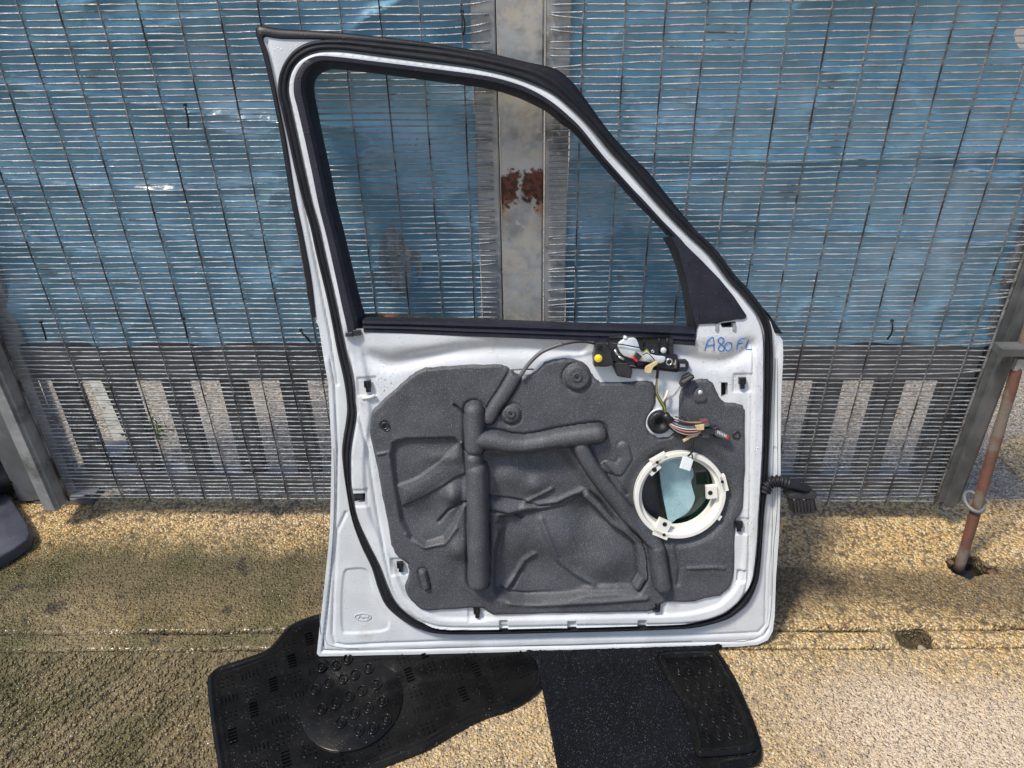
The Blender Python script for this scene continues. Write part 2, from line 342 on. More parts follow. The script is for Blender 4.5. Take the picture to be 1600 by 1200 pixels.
def gh(X, Y):
    z = vnoise(X, Y, 4, 1)*.0025+vnoise(X, Y, 45, 2, 2)*.0012+vnoise(X, Y, 160, 3, 1)*.0008-.001
    t = (X-jt0[0])/(jt1[0]-jt0[0]); yj = jt0[1]+t*(jt1[1]-jt0[1])+vnoise(X, X*0, 9, 4)*.003
    dj = np.abs(Y-yj); z = z-.015*np.exp(-(dj/.005)**2)*(.65+.35*vnoise(X, X*0, 6, 8))
    # second faint crack of the drain channel strip
    yk = yj-.050; z = z-.009*np.exp(-(np.abs(Y-yk)/.004)**2)
    near_ = smooth((yk-Y)/.02); rr_ = smooth((-X-.25)/.3)*smooth(-sdf(X, Y, O1)/.03); z = z+near_*rr_*(-.0+.0048*np.sin((X*.86-Y*.5)*2*math.pi/.026+vnoise(X, Y, 12, 6)*2.5))
    strip_ = smooth((Y-yk)/.006)*smooth((yj-Y)/.006); z = z*(1-strip_*.6)-.0015*strip_
    s = sdf(X, Y, np.array(chan)); z = z-.034*smooth((s+.002)/.010)*smooth((X-ground(1385, 995)[0])/.09)
    s = sdf(X, Y, np.array(holepts)); z = z-.09*smooth((s+.004+vnoise(X, Y, 60, 5)*.004)/.02)
    e = np.minimum(np.minimum(X+1.45, 1.45-X), np.minimum(Y-.5, GY1-Y)); return z*smooth(e/.05)
pt = [(-1.45, .5), (1.45, .5), (1.45, GY1), (-1.45, GY1)]
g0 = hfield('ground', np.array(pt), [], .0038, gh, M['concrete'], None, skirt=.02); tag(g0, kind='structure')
def stones(n, name):
    rg = np.random.default_rng(11); X = rg.uniform(-1.35, 1.35, n); Y = rg.uniform(.62, 1.63, n)
    dens = .35+.65*smooth((1.12-Y)/.1)+.25*vnoise(X, Y, 4, 7); k = rg.random(n) < dens
    yj = jt0[1]+(X-jt0[0])/(jt1[0]-jt0[0])*(jt1[1]-jt0[1]); k &= ~((Y < yj+.006) & (Y > yj-.056)) & (sdf(X, Y, np.array(holepts)) < -.006) & (sdf(X, Y, O1) < -.001) & (sdf(X, Y, O2) < -.001)
    X, Y = X[k], Y[k]; n = len(X); Z = gh(X, Y); r = .0016+.0026*rg.random(n)**2.2; r *= 1+.25*smooth((1.1-Y)/.1); el = rg.uniform(.6, 1, n); ph = rg.uniform(0, 6.3, n); hgt = r*rg.uniform(.3, .75, n)
    t = np.arange(6)*math.pi/3; ring = np.stack([np.cos(t), np.sin(t)], 1); jit = rg.uniform(.75, 1.2, (n, 6))
    def lay(sc_, z): 
        x = ring[None, :, 0]*sc_*r[:, None]*jit; y = ring[None, :, 1]*sc_*(r*el)[:, None]*jit; c, s_ = np.cos(ph)[:, None], np.sin(ph)[:, None]
        return np.stack([X[:, None]+x*c-y*s_, Y[:, None]+x*s_+y*c, (Z+z)[:, None]+0*x], 2)
    V = np.concatenate([lay(1.0, -.0008), lay(.72, hgt*.8), np.stack([X, Y, Z+hgt], 1)[:, None, :]], 1).reshape(-1, 3)
    b = (np.arange(n)*13)[:, None]; T = []
    for i in range(6):
        j = (i+1) % 6; T += [(i, j, 6+j), (i, 6+j, 6+i), (6+i, 6+j, 12)]
    T = (b[:, :, None]+np.array(T)[None]).reshape(-1, 3).astype(np.int32)
    me = bpy.data.meshes.new(name); me.vertices.add(len(V)); me.vertices.foreach_set('co', V.astype(np.float32).ravel()); me.loops.add(T.size); me.loops.foreach_set('vertex_index', T.ravel())
    me.polygons.add(len(T)); me.polygons.foreach_set('loop_start', np.arange(0, T.size, 3, dtype=np.int32)); me.update(calc_edges=True)
    return link(name, me, M['concrete'], None, True)
tag(stones(42000, 'exposed_aggregate'), 'small tan and brown stones set in the worn concrete surface', 'gravel', kind='stuff')
mb = MB(); R_ = 30
for (a, b_, c, d) in ((-R_, -R_, R_, .5), (-R_, .5, -1.45, GY1), (1.45, .5, R_, GY1)): mb.add([(a, b_, 0), (c, b_, 0), (c, d, 0), (a, d, 0)], [(0, 1, 2, 3)])
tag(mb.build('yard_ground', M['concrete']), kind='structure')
mb = MB()
mb.add([(-300, GY1+.001, -.002), (300, GY1+.001, -.002), (300, 300, -.002), (-300, 300, -.002)], [(0, 1, 2, 3)]); tag(mb.build('road', M['asphalt']), kind='structure')
# yellow concrete apron showing right of the gate, with its straight cut edge
ap = [ground(x, y) for x, y in [(1554, 706), (1601, 754), (1700, 800), (1800, 690), (1640, 668), (1572, 690)]]
mb = MB(); mb.prism([p[:2] for p in ap], -.03, .003); tag(mb.build('concrete_apron', M['concrete']), kind='structure')

MB().prism([ground(x, y)[:2] for x, y in [(1474, 858), (1572, 858), (1572, 908), (1474, 908)]], -.10, -.032).build('hole_dark_sheet', mat('dark_hole_fill', (.012, .010, .007), None, rough=.05))  # dark sheet added in the hole to deepen its shade
tag(bpy.data.objects['hole_dark_sheet'], kind='structure')
# ------------------------------------------------------------------ mesh gates
def xz(px, py, Y=D): p = fence(px, py, Y); return p[0], p[2]
ZB = .068; ZT = 1.45
ZR1 = xz(400, 541)[1]; ZR0 = xz(400, 600)[1]; ZQ1 = xz(500, 747)[1]; ZQ0 = xz(500, 770)[1]
XL0 = xz(60, 660)[0]; XL1 = xz(766, 100)[0]; XR0 = xz(860, 100)[0]; XR1 = xz(1521, 633)[0]
XP0 = xz(779, 200)[0]; XP1 = xz(851, 200)[0]; XPL = xz(742, 200)[0]; XPR = xz(889, 200)[0]
gateL = empty('mesh_gate', (XL0, D, 0)); tag(gateL, 'left galvanised mesh gate hanging from the wide grey post, patched with the torn tarp', 'gate', 'mesh covered yard gates')
gateR = empty('mesh_gate', (XR1, D, 0)); tag(gateR, 'right galvanised mesh gate with the rusty drop rod at its free end', 'gate', 'mesh covered yard gates')
def hwire_mesh(x0, x1, var, bendl=0, bendr=0):
    n = 64; xs = np.linspace(x0, x1, n); rg = np.random.default_rng(var*7+3)
    ph = rg.random(4)*6; zz = .0007*np.sin(xs*9+ph[0])+.0006*np.sin(xs*23+ph[1]); yy = .0012*np.sin(xs*5+ph[2])
    zz = zz+rg.normal(0, .00025, n)
    r = .00165*(1+.22*np.sin(xs*60+ph[3])+rg.normal(0, .12, n)); r = np.clip(r, .0012, .0026)
    if bendl: zz += bendl*np.exp(-(xs-x0)/.05)
    if bendr: zz += bendr*np.exp(-(x1-xs)/.045)
    mb = MB(); mb.tube(np.stack([xs, yy, zz], 1), r, 6)
    me = bpy.data.meshes.new('horizontal_wire'); me.from_pydata(mb.v, [], mb.f); me.materials.append(M['wire']); me.polygons.foreach_set('use_smooth', np.ones(len(me.polygons), bool)); return me
def mesh_gate(root, x0, x1, vx, seed):
    rg = random.Random(seed); variants = [hwire_mesh(x0, x1, seed*10+k) for k in range(6)]
    odd = [hwire_mesh(x0, x1, seed*10+7+k, bendl=rg.choice((-.008, .009, .006)), bendr=rg.choice((-.007, .008, .012))) for k in range(5)]
    L0 = Vector(root.location); k = 0; z = ZB
    while z < 1.34:
        me = rg.choice(odd) if rg.random() < .16 else rg.choice(variants)
        o = bpy.data.objects.new('horizontal_wire', me); C.objects.link(o); o.parent = root
        o.location = Vector((0, D, z+rg.uniform(-.0006, .0006)))-L0; z += .0127; k += 1
    base = None
    for i, x in enumerate(vx):
        n = 60; zs = np.linspace(ZB-.012, 1.40, n); g = np.random.default_rng(seed*31+i)
        xx = x+.0012*np.sin(zs*5+i*2)+g.normal(0, .0002, n); r = .0017*(1+g.normal(0, .12, n))
        MB().tube(np.stack([xx-L0[0], np.full(n, -.0034), zs], 1), np.clip(r, .0014, .0026), 6).build('vertical_wire', M['vwire'], root, True)
vL = [-.9775+.0762*i for i in range(-2, 12)]; vL = [x for x in vL if x < XL1-.012]
vR = [.47106+.0762*i for i in range(-5, 9)]; vR = [x for x in vR if XR0+.012 < x < XR1+.001]
mesh_gate(gateL, XL0-.02, XL1, vL, 1); mesh_gate(gateR, XR0, XR1, vR, 2)
def gbox(root, name, x0, x1, y0, y1, z0, z1, m, bev=.003):
    mb = MB(); L0 = root.location
    # rounded box section profile in x-y (vertical member) or y-z
    mb.box(((x0+x1)/2-L0[0], (y0+y1)/2-L0[1], (z0+z1)/2), (x1-x0, y1-y0, z1-z0)); o = mb.build(name, m, root)
    bm = bmesh.new(); bm.from_mesh(o.data); bmesh.ops.bevel(bm, geom=bm.edges, offset=bev, segments=2, affect='EDGES'); bm.to_mesh(o.data); bm.free(); return o
YB = D+.006
for root, a, b_ in ((gateL, XL0+.02, XPL), (gateR, XPR, XR1-.01)):
    gbox(root, 'middle_rail', a, b_, YB+.004, YB+.054, ZR0, ZR1, M['rail'], .006)
    gbox(root, 'bottom_rail', a, b_, YB+.004, YB+.054, ZQ0, ZQ1, M['rail'], .006)
# rail lip shadows: a folded top edge
# pales behind the lower mesh
def pales(root, centres, wd):
    L0 = root.location
    for c in centres: gbox(root, 'pale', c-wd/2, c+wd/2, YB+.020, YB+.046, ZQ1-.004, ZR0+.004, M['pale'], .003)
xc = [xz(px, 605, YB+.02)[0] for px in (187, 273, 364, 457)]; pitch = xc[3]-xc[2]
cl = [xc[0], xc[1], xc[2], xc[3]]+[xc[3]+pitch*k for k in range(1, 5)]
pales(gateL, [c for c in cl if c < XPL-.04]+[xz(102, 605, YB+.02)[0]], .064)
xr = [xz(px, 605, YB+.02)[0] for px in (1295, 1392, 1492)]; pr = xr[1]-xr[0]
pales(gateR, [c for c in [xr[0]-pr*k for k in range(1, 7)] if c > XPR+.04]+xr, .066)
# stiles flanking the centre post (mesh ends lie on them)
gbox(gateL, 'stile', XPL, XP0-.0015, YB-.002, YB+.05, .05, 1.9, M['galv'], .002)
gbox(gateR, 'stile', XP1+.0015, XPR, YB-.002, YB+.05, .05, 1.9, M['galv'], .002)
# left hanging stile: inner plate seen through the mesh, outer channel standing proud
xa = xz(37, 540)[0]
gbox(gateL, 'stile', XL0-.035, xa, YB+.003, YB+.05, ZR1+.001, 1.9, M['galv'], .002)
o = gbox(gateL, 'stile', XL0-.052, XL0-.006, D-.050, D+.05, .055, 1.9, M['galv'], .009); o['label'] = 'folded outer stile of the left gate'
# right free stile
xb0, xb1 = xz(1544, 528)[0], xz(1590, 480)[0]
gbox(gateR, 'stile', xb0, XR1+.03, YB+.003, YB+.05, ZR1+.001, 1.9, M['galv'], .002)
gbox(gateR, 'stile', XR1-.008, XR1+.050, D-.026, D+.05, .055, 1.9, M['pale'], .018)
# scored bead along the mesh edge of each outer stile
for root, xx in ((gateL, XL0-.003), (gateR, XR1-.011)):
    MB().tube([(xx-root.location[0], -.004, z) for z in np.linspace(.06, 1.9, 20)], .0035, 8).build('edge_bead', M['vwire'], root, True)

# centre post
p = empty('gate_post', ((XP0+XP1)/2, YB, 0)); tag(p, 'flat galvanised centre post with a brown rust patch between the two mesh gates', 'post')
def rust_post():
    m = M['galv'].copy(); m.name = 'stained_galvanised_post'; m.node_tree.nodes['Principled BSDF'].inputs['Metallic'].default_value = .1; n = m.node_tree.nodes; L = m.node_tree.links.new; b = n['Principled BSDF']
    src = b.inputs['Base Color'].links[0].from_socket
    g = n.new('ShaderNodeNewGeometry'); s = n.new('ShaderNodeSeparateXYZ'); L(g.outputs['Position'], s.inputs[0])
    t = n.new('ShaderNodeTexNoise'); t.inputs['Scale'].default_value = 26; t.inputs['Detail'].default_value = 6; t.inputs['Roughness'].default_value = .65; L(g.outputs['Position'], t.inputs['Vector'])
    def mth(op, a, b_, c=None):
        q = n.new('ShaderNodeMath'); q.operation = op
        for k, v in ((0, a), (1, b_), (2, c)):
            if v is None: continue
            if isinstance(v, (int, float)): q.inputs[k].default_value = v
            else: L(v, q.inputs[k])
        return q.outputs[0]
    def mr(f, a, b_, lo=0., hi=1.):
        q = n.new('ShaderNodeMapRange'); L(f, q.inputs[0]); q.inputs[1].default_value = a; q.inputs[2].default_value = b_; q.inputs[3].default_value = lo; q.inputs[4].default_value = hi; q.interpolation_type = 'SMOOTHSTEP'; return q.outputs[0]
    def mix(f, a, c):
        q = n.new('ShaderNodeMix'); q.data_type = 'RGBA'; L(f, q.inputs[0])
        if isinstance(a, tuple): q.inputs[6].default_value = (*a, 1)
        else: L(a, q.inputs[6])
        q.inputs[7].default_value = (*c, 1); return q.outputs[2]
    t2 = n.new('ShaderNodeTexNoise'); t2.inputs['Scale'].default_value = 95; t2.inputs['Detail'].default_value = 5; L(g.outputs['Position'], t2.inputs['Vector'])
    wob = mth('ADD', mth('MULTIPLY', mth('SUBTRACT', t.outputs[0], .5), .09), mth('MULTIPLY', mth('SUBTRACT', t2.outputs[0], .5), .035))
    zz = mth('ADD', s.outputs[2], wob); xx = mth('ADD', s.outputs[0], mth('MULTIPLY', wob, .6))
    zr = xz(815, 292)[1]; xm = (XP0+XP1)/2
    base = mix(mr(t.outputs[0], .42, .62, 0, .7), src, (.50, .465, .385))
    # whitish zinc bloom above the rust, brown bleed below, two oxide patches
    bloom = mth('MULTIPLY', mr(zz, zr+.02, zr+.035), mr(zz, zr+.07, zr+.045)); c = mix(mth('MULTIPLY', bloom, .6), base, (.52, .52, .5))
    bl = mth('MULTIPLY', mr(zz, zr-.12, zr-.01), mr(zz, zr+.015, zr-.01)); ed = mr(mth('ABSOLUTE', mth('SUBTRACT', xx, xm), 0), .018, .042); c = mix(mth('MULTIPLY', bl, ed), c, (.24, .12, .035))
    pz = mth('MULTIPLY', mr(zz, zr-.040, zr-.030), mr(zz, zr+.034, zr+.026))
    px_ = mr(mth('ABSOLUTE', mth('SUBTRACT', xx, xm-.004), 0), .000, .007); px2 = mr(mth('ABSOLUTE', mth('SUBTRACT', xx, xm), 0), .060, .050)
    ox = mix(mr(t2.outputs[0], .42, .6), (.13, .036, .022), (.035, .016, .012))
    q9 = n.new('ShaderNodeMix'); q9.data_type = 'RGBA'; L(mth('MULTIPLY', mth('MULTIPLY', pz, px_), px2), q9.inputs[0]); L(c, q9.inputs[6]); L(ox, q9.inputs[7]); c = q9.outputs[2]
    bt = mr(zz, .56, .46); c = mix(mth('MULTIPLY', bt, mr(t.outputs[0], .45, .55)), c, (.20, .12, .05))
    L(c, b.inputs['Base Color']); return m
M['post'] = rust_post()
gbox(p, 'post_face', XP0+.0015, XP1-.0015, YB-.004, YB+.10, 0, 2.0, M['post'], .004)
mb = MB(); mb.box((0, -.010, .01), (.17, .12, .02)); mb.build('base_plate', M['galv'], p)

# hinge post, far left, standing in front of the gate
hp0, hp1 = ground(30, 784), ground(92, 788); YH = hp1[1]
p = empty('hinge_post', ((hp0[0]+hp1[0])/2, YH, 0)); tag(p, 'wide square grey steel post with a bolted foot, left end of the mesh gate', 'post')
mb = MB(); mb.box((0, .06, .95), (hp1[0]-hp0[0], .12, 1.9)); o = mb.build('shaft', M['rail'], p)
bm = bmesh.new(); bm.from_mesh(o.data); bmesh.ops.bevel(bm, geom=bm.edges, offset=.012, segments=3, affect='EDGES'); bm.to_mesh(o.data); bm.free()
fx0 = ground(55, 788)[0]-p.location[0]; fx1 = ground(150, 780)[0]-p.location[0]
mb = MB(); mb.box(((fx0+fx1)/2, .030, .008), (fx1-fx0, .06, .016)); mb.build('foot_plate', M['rail'], p)
bp = ground(137, 777, .016); MB().lathe((bp[0]-p.location[0], bp[1]-p.location[1], .016), [(0, .008), (.007, .008), (.008, .006), (.008, 0)], 6).build('bolt', M['rust'], p)

# ------------------------------------------------------------------ tarpaulins
ZFOLD = xz(1300, 254)[1]
def tarp_obj(px0, px1, label, holes, seed, tornx=None):
    X0, X1 = px0, px1; z0, z1 = ZR1-.004, 1.45
    rg = np.random.default_rng(seed)
    e = []
    for t in np.linspace(0, 1, 40): e.append((X0+(X1-X0)*t, z0+.004*math.sin(t*17+seed)+.003*math.sin(t*41)))
    for t in np.linspace(0, 1, 30)[1:-1]: e.append((X1-.002*math.sin(t*11), z0+(z1-z0)*t))
    e += [(X1, z1), (X0, z1)]
    for t in np.linspace(1, 0, 30)[1:-1]: e.append((X0+.002*math.sin(t*13+1), z0+(z1-z0)*t))
    def h(X, Z):
        b = vnoise(X*1.0, Z*1.6, 2.6, seed)*.012+vnoise(X*.6, Z*2.2, 7, seed+1)*.004
        # diagonal creases and horizontal fold lines
        r1 = 1-np.abs(vnoise(X+Z*.8, Z-X*.5, 3.4, seed+2, 3)); r2 = 1-np.abs(vnoise(X*.25, Z*1.3+X*.1, 5, seed+3, 2))
        b += .011*r1**7+.009*r2**8
        if seed == 22: zf = ZFOLD+.004*np.sin(X*9); b += .013*smooth((Z-zf+.006)/.012)*np.exp(-np.maximum(Z-zf, 0)/.06)-.006*np.exp(-((Z-zf+.014)/.01)**2)
        return -.0065-np.log1p(np.exp(np.clip(-(b*1.7-.024)/.0025, -30, 30)))*.0025   # +: towards the camera (local axis mirrored below)
    root = hfield('tarpaulin', np.array(e), holes, .007, h, M['tarp'], None, skirt=.001)
    root.matrix_world = Matrix([[1, 0, 0, 0], [0, 0, -1, D+.0], [0, 1, 0, 0], [0, 0, 0, 1]])
    tag(root, label, 'tarpaulin', 'tarps tied behind the mesh'); return root
hc = [xz(x, y, D+.02) for x, y in [(596, 372), (608, 352), (622, 362), (634, 385), (655, 392), (659, 420), (650, 446), (632, 465), (612, 455), (597, 432), (592, 400)]]
tl = tarp_obj(xz(22, 470)[0]-.03, XPL-.001, 'blue tarp with an oval tear behind the left mesh gate', [cr(hc, 50, True)], 21)
hr = [xz(x, y, D+.01) for x, y in [(1594, 48), (1592, 60), (1598, 76), (1612, 74), (1616, 50), (1604, 42)]]
tr = tarp_obj(XPR+.001, xz(1600, 400)[0]+.10, 'creased blue tarp with a long horizontal fold behind the right mesh gate', [cr(hr, 30, True)], 22)
# grey liner showing through the tear, as a crumpled part of the left tarp
cx, cz = xz(622, 410, D+.05); e = [(cx+.075*math.cos(t)*(1+.1*math.sin(3*t)), cz+.11*math.sin(t)) for t in np.linspace(0, 2*math.pi, 40, endpoint=False)]
hfield('torn_liner', np.array(e), [], .004, lambda X, Y: -.068+.018*(1-((X-cx)/.07)**2)+vnoise(X, Y, 22, 9)*.006+.004*np.sin((X-cx)*260), M['flap'], tl, skirt=.002)
fe = [(.032, .03), (.046, .005), (.048, -.03), (.036, -.06), (.014, -.075), (.028, -.045), (.034, -.01)]
hfield('tear_flap', np.array([(cx+a, cz+b_) for a, b_ in fe]), [], .003, lambda X, Y: -.016+vnoise(X, Y, 40, 3)*.002, M['tarp'], tl, skirt=.001)

# cable ties that hold the tarps
ties = [((289, 166), (294, 200), 'on the left tarp high up between the second and third rust streaks', 0),
        ((64, 505), (72, 531), 'at the lower left corner of the left tarp', 0), ((286, 500), (292, 528), 'low on the left tarp beside a vertical wire above the rail', 0),
        ((470, 518), (484, 534), 'by the left edge of the car door above the gate rail, lying slanted', 0), ((722, 20), (724, 54), 'beside the centre post above the door, at the very top', 0),
        ((1394, 503), (1386, 530), 'low on the right tarp above the gate rail, curved', 0)]
labs = ['short black cable tie poking through the left mesh high above the rail', 'black cable tie curled at the lower left corner of the blue tarp', 'black cable tie standing along a vertical wire low on the left tarp',
        'slanted black cable tie beside the left edge of the car door', 'straight black cable tie beside the centre post above the door', 'curved black cable tie low on the right tarp above the rail']
for (a, b_, _, _), lab in zip(ties, labs):
    A = fence(*a, D-.012); B = fence(*b_, D-.012); root = empty('cable_tie', tuple(A)); tag(root, lab, 'cable tie', 'cable ties holding the tarps')
    ts = np.linspace(0, 1, 8); P = [(B-A)*t+np.array([.004*math.sin(t*3), -.004*math.sin(t*3.1), 0]) for t in ts]
    MB().tube(P, .0030, 6, flat=.6).build('strap', M['tie'], root, True)
    MB().box((B-A)*.0+np.array([0, .002, .002]), (.006, .006, .005)).build('lock_head', M['tie'], root)

# ------------------------------------------------------------------ drop rod with its bracket
G0 = ground(1497, 893, -.018); T0 = fence(1597, 548, D-.045); dirr = (T0-G0)
rod = empty('drop_rod', tuple(G0)); tag(rod, 'rusty round drop rod leaning from the right gate into the broken hole in the concrete', 'gate rod')
top = G0+dirr*1.25; ts = np.linspace(0, 1, 24)
MB().tube([dirr*1.25*t for t in ts], [.0125+.0006*math.sin(t*40) for t in ts], 16).build('shaft', M['rust'], rod, True)
rp = G0+dirr*((787-893)/(548-893)+.06); ang = np.linspace(0, 2*math.pi, 25)
q = []; tt = min(np.linspace(0, 1, 200), key=lambda t: abs((lambda P: 600-F*((P-CAM)@UP)/((P-CAM)@FW))(G0+dirr*t)-788)); rp = G0+dirr*tt
for a in ang: q.append(rp-G0+np.array([.020*math.cos(a)-.004, .028*math.sin(a)+.010, .008*math.sin(a)]))
MB().tube(q, .0048, 8).build('guide_ring', M['rail'], rod, True)
bk = fence(1580, 548, D-.055); MB().box(bk-G0+np.array([.01, .0, .004]), (.085, .036, .018)).build('keeper_bracket', M['pale'], rod)
tt2 = G0+dirr*.985; 
MB().box(tt2-G0+np.array([.01, -.012, -.018]), (.05, .012, .03)).build('keeper_clip', M['galv'], rod)
# rubble by the hole
for i, (x, y, r) in enumerate([(1545, 880, .010), (1553, 893, .013), (1486, 880, .008), (1443, 1006, .009), (1300, 898, .004), (1347, 902, .006)]):
    g = ground(x, y); bm = bmesh.new(); bmesh.ops.create_icosphere(bm, subdivisions=2, radius=r)
    for v in bm.verts: v.co *= 1+.35*mnoise.noise(v.co*90+Vector((i*3, 0, 0))); v.co.z *= .55
    me = bpy.data.meshes.new('stone'); bm.to_mesh(me); bm.free(); o = link('stone', me, M['board' if i > 2 else 'rust'], None, True); o.location = (g[0], g[1], r*.25-(.018 if i == 3 else .0) - (.01 if i < 2 else 0))
    tag(o, ['dark chunk of rubble on the right rim of the rod hole', 'dark broken lump lying in the right end of the rod hole', 'small rubble bit left of the foot of the rod', 'pebble lying in the end of the drain channel', 'small pale pebble in the dark band right of the door', 'flat pale stone on the concrete between door and rod'][i], 'stone')

# ------------------------------------------------------------------ things beyond the gate
b0, b1 = ground(112, 745), ground(62, 606, .02)
mb = MB(); dv = (b1-b0)*1.25; dv[2] = 0; L_ = np.linalg.norm(dv); dv /= L_; sd = np.array([dv[1], -dv[0], 0])
o = mb.box(((b0+b1)/2+np.array([-.045, 0, .0]))*[1, 1, 0]+[0, 0, .02], (.085, L_, .04), [sd, dv, [0, 0, 1]]).build('board', M['board']); tag(o, 'pale tan board lying on the road behind the far left pale of the gate', 'board')
k0, k1 = ground(192, 700), ground(152, 606); dv = k1-k0; L_ = np.linalg.norm(dv); dv /= L_; sd = np.array([dv[1], -dv[0], 0])
o = MB().box(((k0+k1)/2)*[1, 1, 0]+[0, 0, .02], (.035, L_*1.3, .06), [sd, dv, [0, 0, 1]]).build('kerb_edging', M['kerb']); tag(o, 'narrow pale concrete edging running away behind the left gate', 'kerb')
c0 = ground(172, 742); o = MB().box((c0[0], c0[1]+.05, .03), (.09, .08, .06)).build('block', M['pale']); tag(o, 'dark block on the ground behind the bottom rail of the left gate', 'block')
mb = MB()
for i in range(110):
    if i < 70: t = random.random(); bse = k0+(k1-k0)*t+np.array([random.uniform(.02, .06), 0, 0])
    else: bse = ground(random.uniform(222, 262), random.uniform(665, 690))
    a = random.uniform(0, 6.3); h = random.uniform(.02, .07); l = np.array([math.cos(a), math.sin(a), 0])*random.uniform(.01, .05)
    q = np.array([-math.sin(a), math.cos(a), 0])*.0025; mb.add([bse-q, bse+q, bse+q*.6+l*.5+[0, 0, h*.8], bse+l+[0, 0, h]], [(0, 1, 2), (0, 2, 3)])
tag(mb.build('weeds', M['weed']), 'thin green weeds growing along the edging behind the left gate', 'weeds', kind='stuff')
# dark scuffed panel in the left corner
pp = [(-40, 745), (2, 760), (14, 773), (30, 797), (43, 818), (47, 832), (42, 843), (20, 858), (-40, 892)]
PP = [ground(x, y, .035)[:2] for x, y in pp]; o = MB().prism(PP, .004, .035, .006).build('moulded_panel', M['scuffed'], None, True, auto=40)
tag(o, 'dark scuffed plastic panel lying at the foot of the left post', 'panel')

mb = MB(); bm = bmesh.new(); bmesh.ops.create_icosphere(bm, subdivisions=4, radius=1)
for v in bm.verts:
    k = 1+.28*mnoise.noise(v.co*2.1)+.12*mnoise.noise(v.co*6); v.co = Vector((v.co.x*.17*k, v.co.y*.13*k, max(v.co.z*.13*k+.10, 0)))
me = bpy.data.meshes.new('dark_void_filler'); bm.to_mesh(me); bm.free(); o = link('dark_void_filler', me, M['seal'], None, True); q_ = ground(-60, 790); o.location = (q_[0], q_[1]+.06, 0)  # dark lump added where only a black void shows
tag(o, 'added dark lump filling the void behind the scuffed panel beside the left post', 'filler')
# ------------------------------------------------------------------ floor mats
matL = empty('floor_mat', (mc[0], mc[1], 0)); tag(matL, 'black rubber floor mat with chequer tread and a round ringed heel pad', 'floor mat', 'black car mats under the door')
O1l = O1-mc
def h1(X, Y):
    s = sdf(X, Y, O1l); b = .0045+.0035*np.exp(-((s-.008)/.0035)**2)+.002*np.exp(-((s-.019)/.0025)**2)
    return b+vnoise(X, Y, 6, 12)*.0016+.0005
hfield('mat_sheet', O1l, [], .0035, h1, M['rubber'], matL, skirt=.006)
pc = gl([(551, 1099)], .006)[0]-mc; pr_ = abs(gl([(478, 1078)], .006)[0][0]-mc[0]-pc[0])
pad = [(pc[0]+pr_*math.cos(t)*(1.0 if math.cos(t) < 0 else .98), pc[1]+pr_*1.02*math.sin(t)) for t in np.linspace(0, 2*math.pi, 60, endpoint=False)]
MB().prism(pad, .004, .0085, .0015).build('heel_pad', M['rubber'], matL, True, auto=30)
def ring_mesh(rx, ry, r):
    mb = MB(); t = np.linspace(0, 2*math.pi, 17); mb.tube([(rx*math.cos(a), ry*math.sin(a), 0) for a in t], r, 5, cap=False)
    mb.prism([(rx*.55*math.cos(a), ry*.55*math.sin(a)) for a in t[:-1]], -.002, .0012, .001)
    me = bpy.data.meshes.new('raised_ring'); me.from_pydata(mb.v, [], mb.f); me.materials.append(M['rubber']); me.polygons.foreach_set('use_smooth', np.ones(len(me.polygons), bool)); return me
rm = ring_mesh(.0095, .0125, .0022)
for x, y in [(600, 420), (668, 410), (755, 455), (820, 425), (632, 495), (700, 475), (570, 525), (730, 555), (787, 530), (855, 500), (665, 590), (600, 615), (883, 580), (752, 635), (817, 610), (690, 678), (773, 715), (838, 705), (900, 665), (720, 385)]:
    g = gl([(300+x/2.963, 900+y/2.963)], .009)[0]-mc; o = bpy.data.objects.new('raised_ring', rm); C.objects.link(o); o.parent = matL; o.location = (g[0], g[1], .0090); o.rotation_euler = (0, 0, .2)
mb = MB(); ca, sa = math.cos(.42), math.sin(.42)
for i in range(-14, 15):
    for j in range(-12, 13):
        cx_, cy_ = (i*ca-j*sa)*.046, (i*sa+j*ca)*.046
        s = sdf(np.array([cx_]), np.array([cy_]), O1l)[0]
        if s < .034 or math.hypot(cx_-pc[0], cy_-pc[1]) < pr_+.014: continue
        if (i+j) % 2 == 0:
            n_ = 5; aa = .42+(.0 if (i-j) % 4 == 0 else 1.57)
            for k in range(n_):
                q = (k-(n_-1)/2)*.0078; ax = np.array([math.cos(aa), math.sin(aa)]); ay = np.array([-ax[1], ax[0]]); c_ = np.array([cx_, cy_])+ax*q
                mb.box((c_[0], c_[1], .0068), (.0026, .019, .0044), [[*ax, 0], [*ay, 0], [0, 0, 1]], .7)
        else:
            for a in range(-1, 2):
                for b_ in range(-1, 2):
                    x, y = cx_+(a*ca-b_*sa)*.0105, cy_+(a*sa+b_*ca)*.0105; mb.box((x, y, .0066), (.0028, .0028, .0040), None, .6)
o = mb.build('tread_pattern', M['rubber'], matL); o['kind'] = 'stuff'

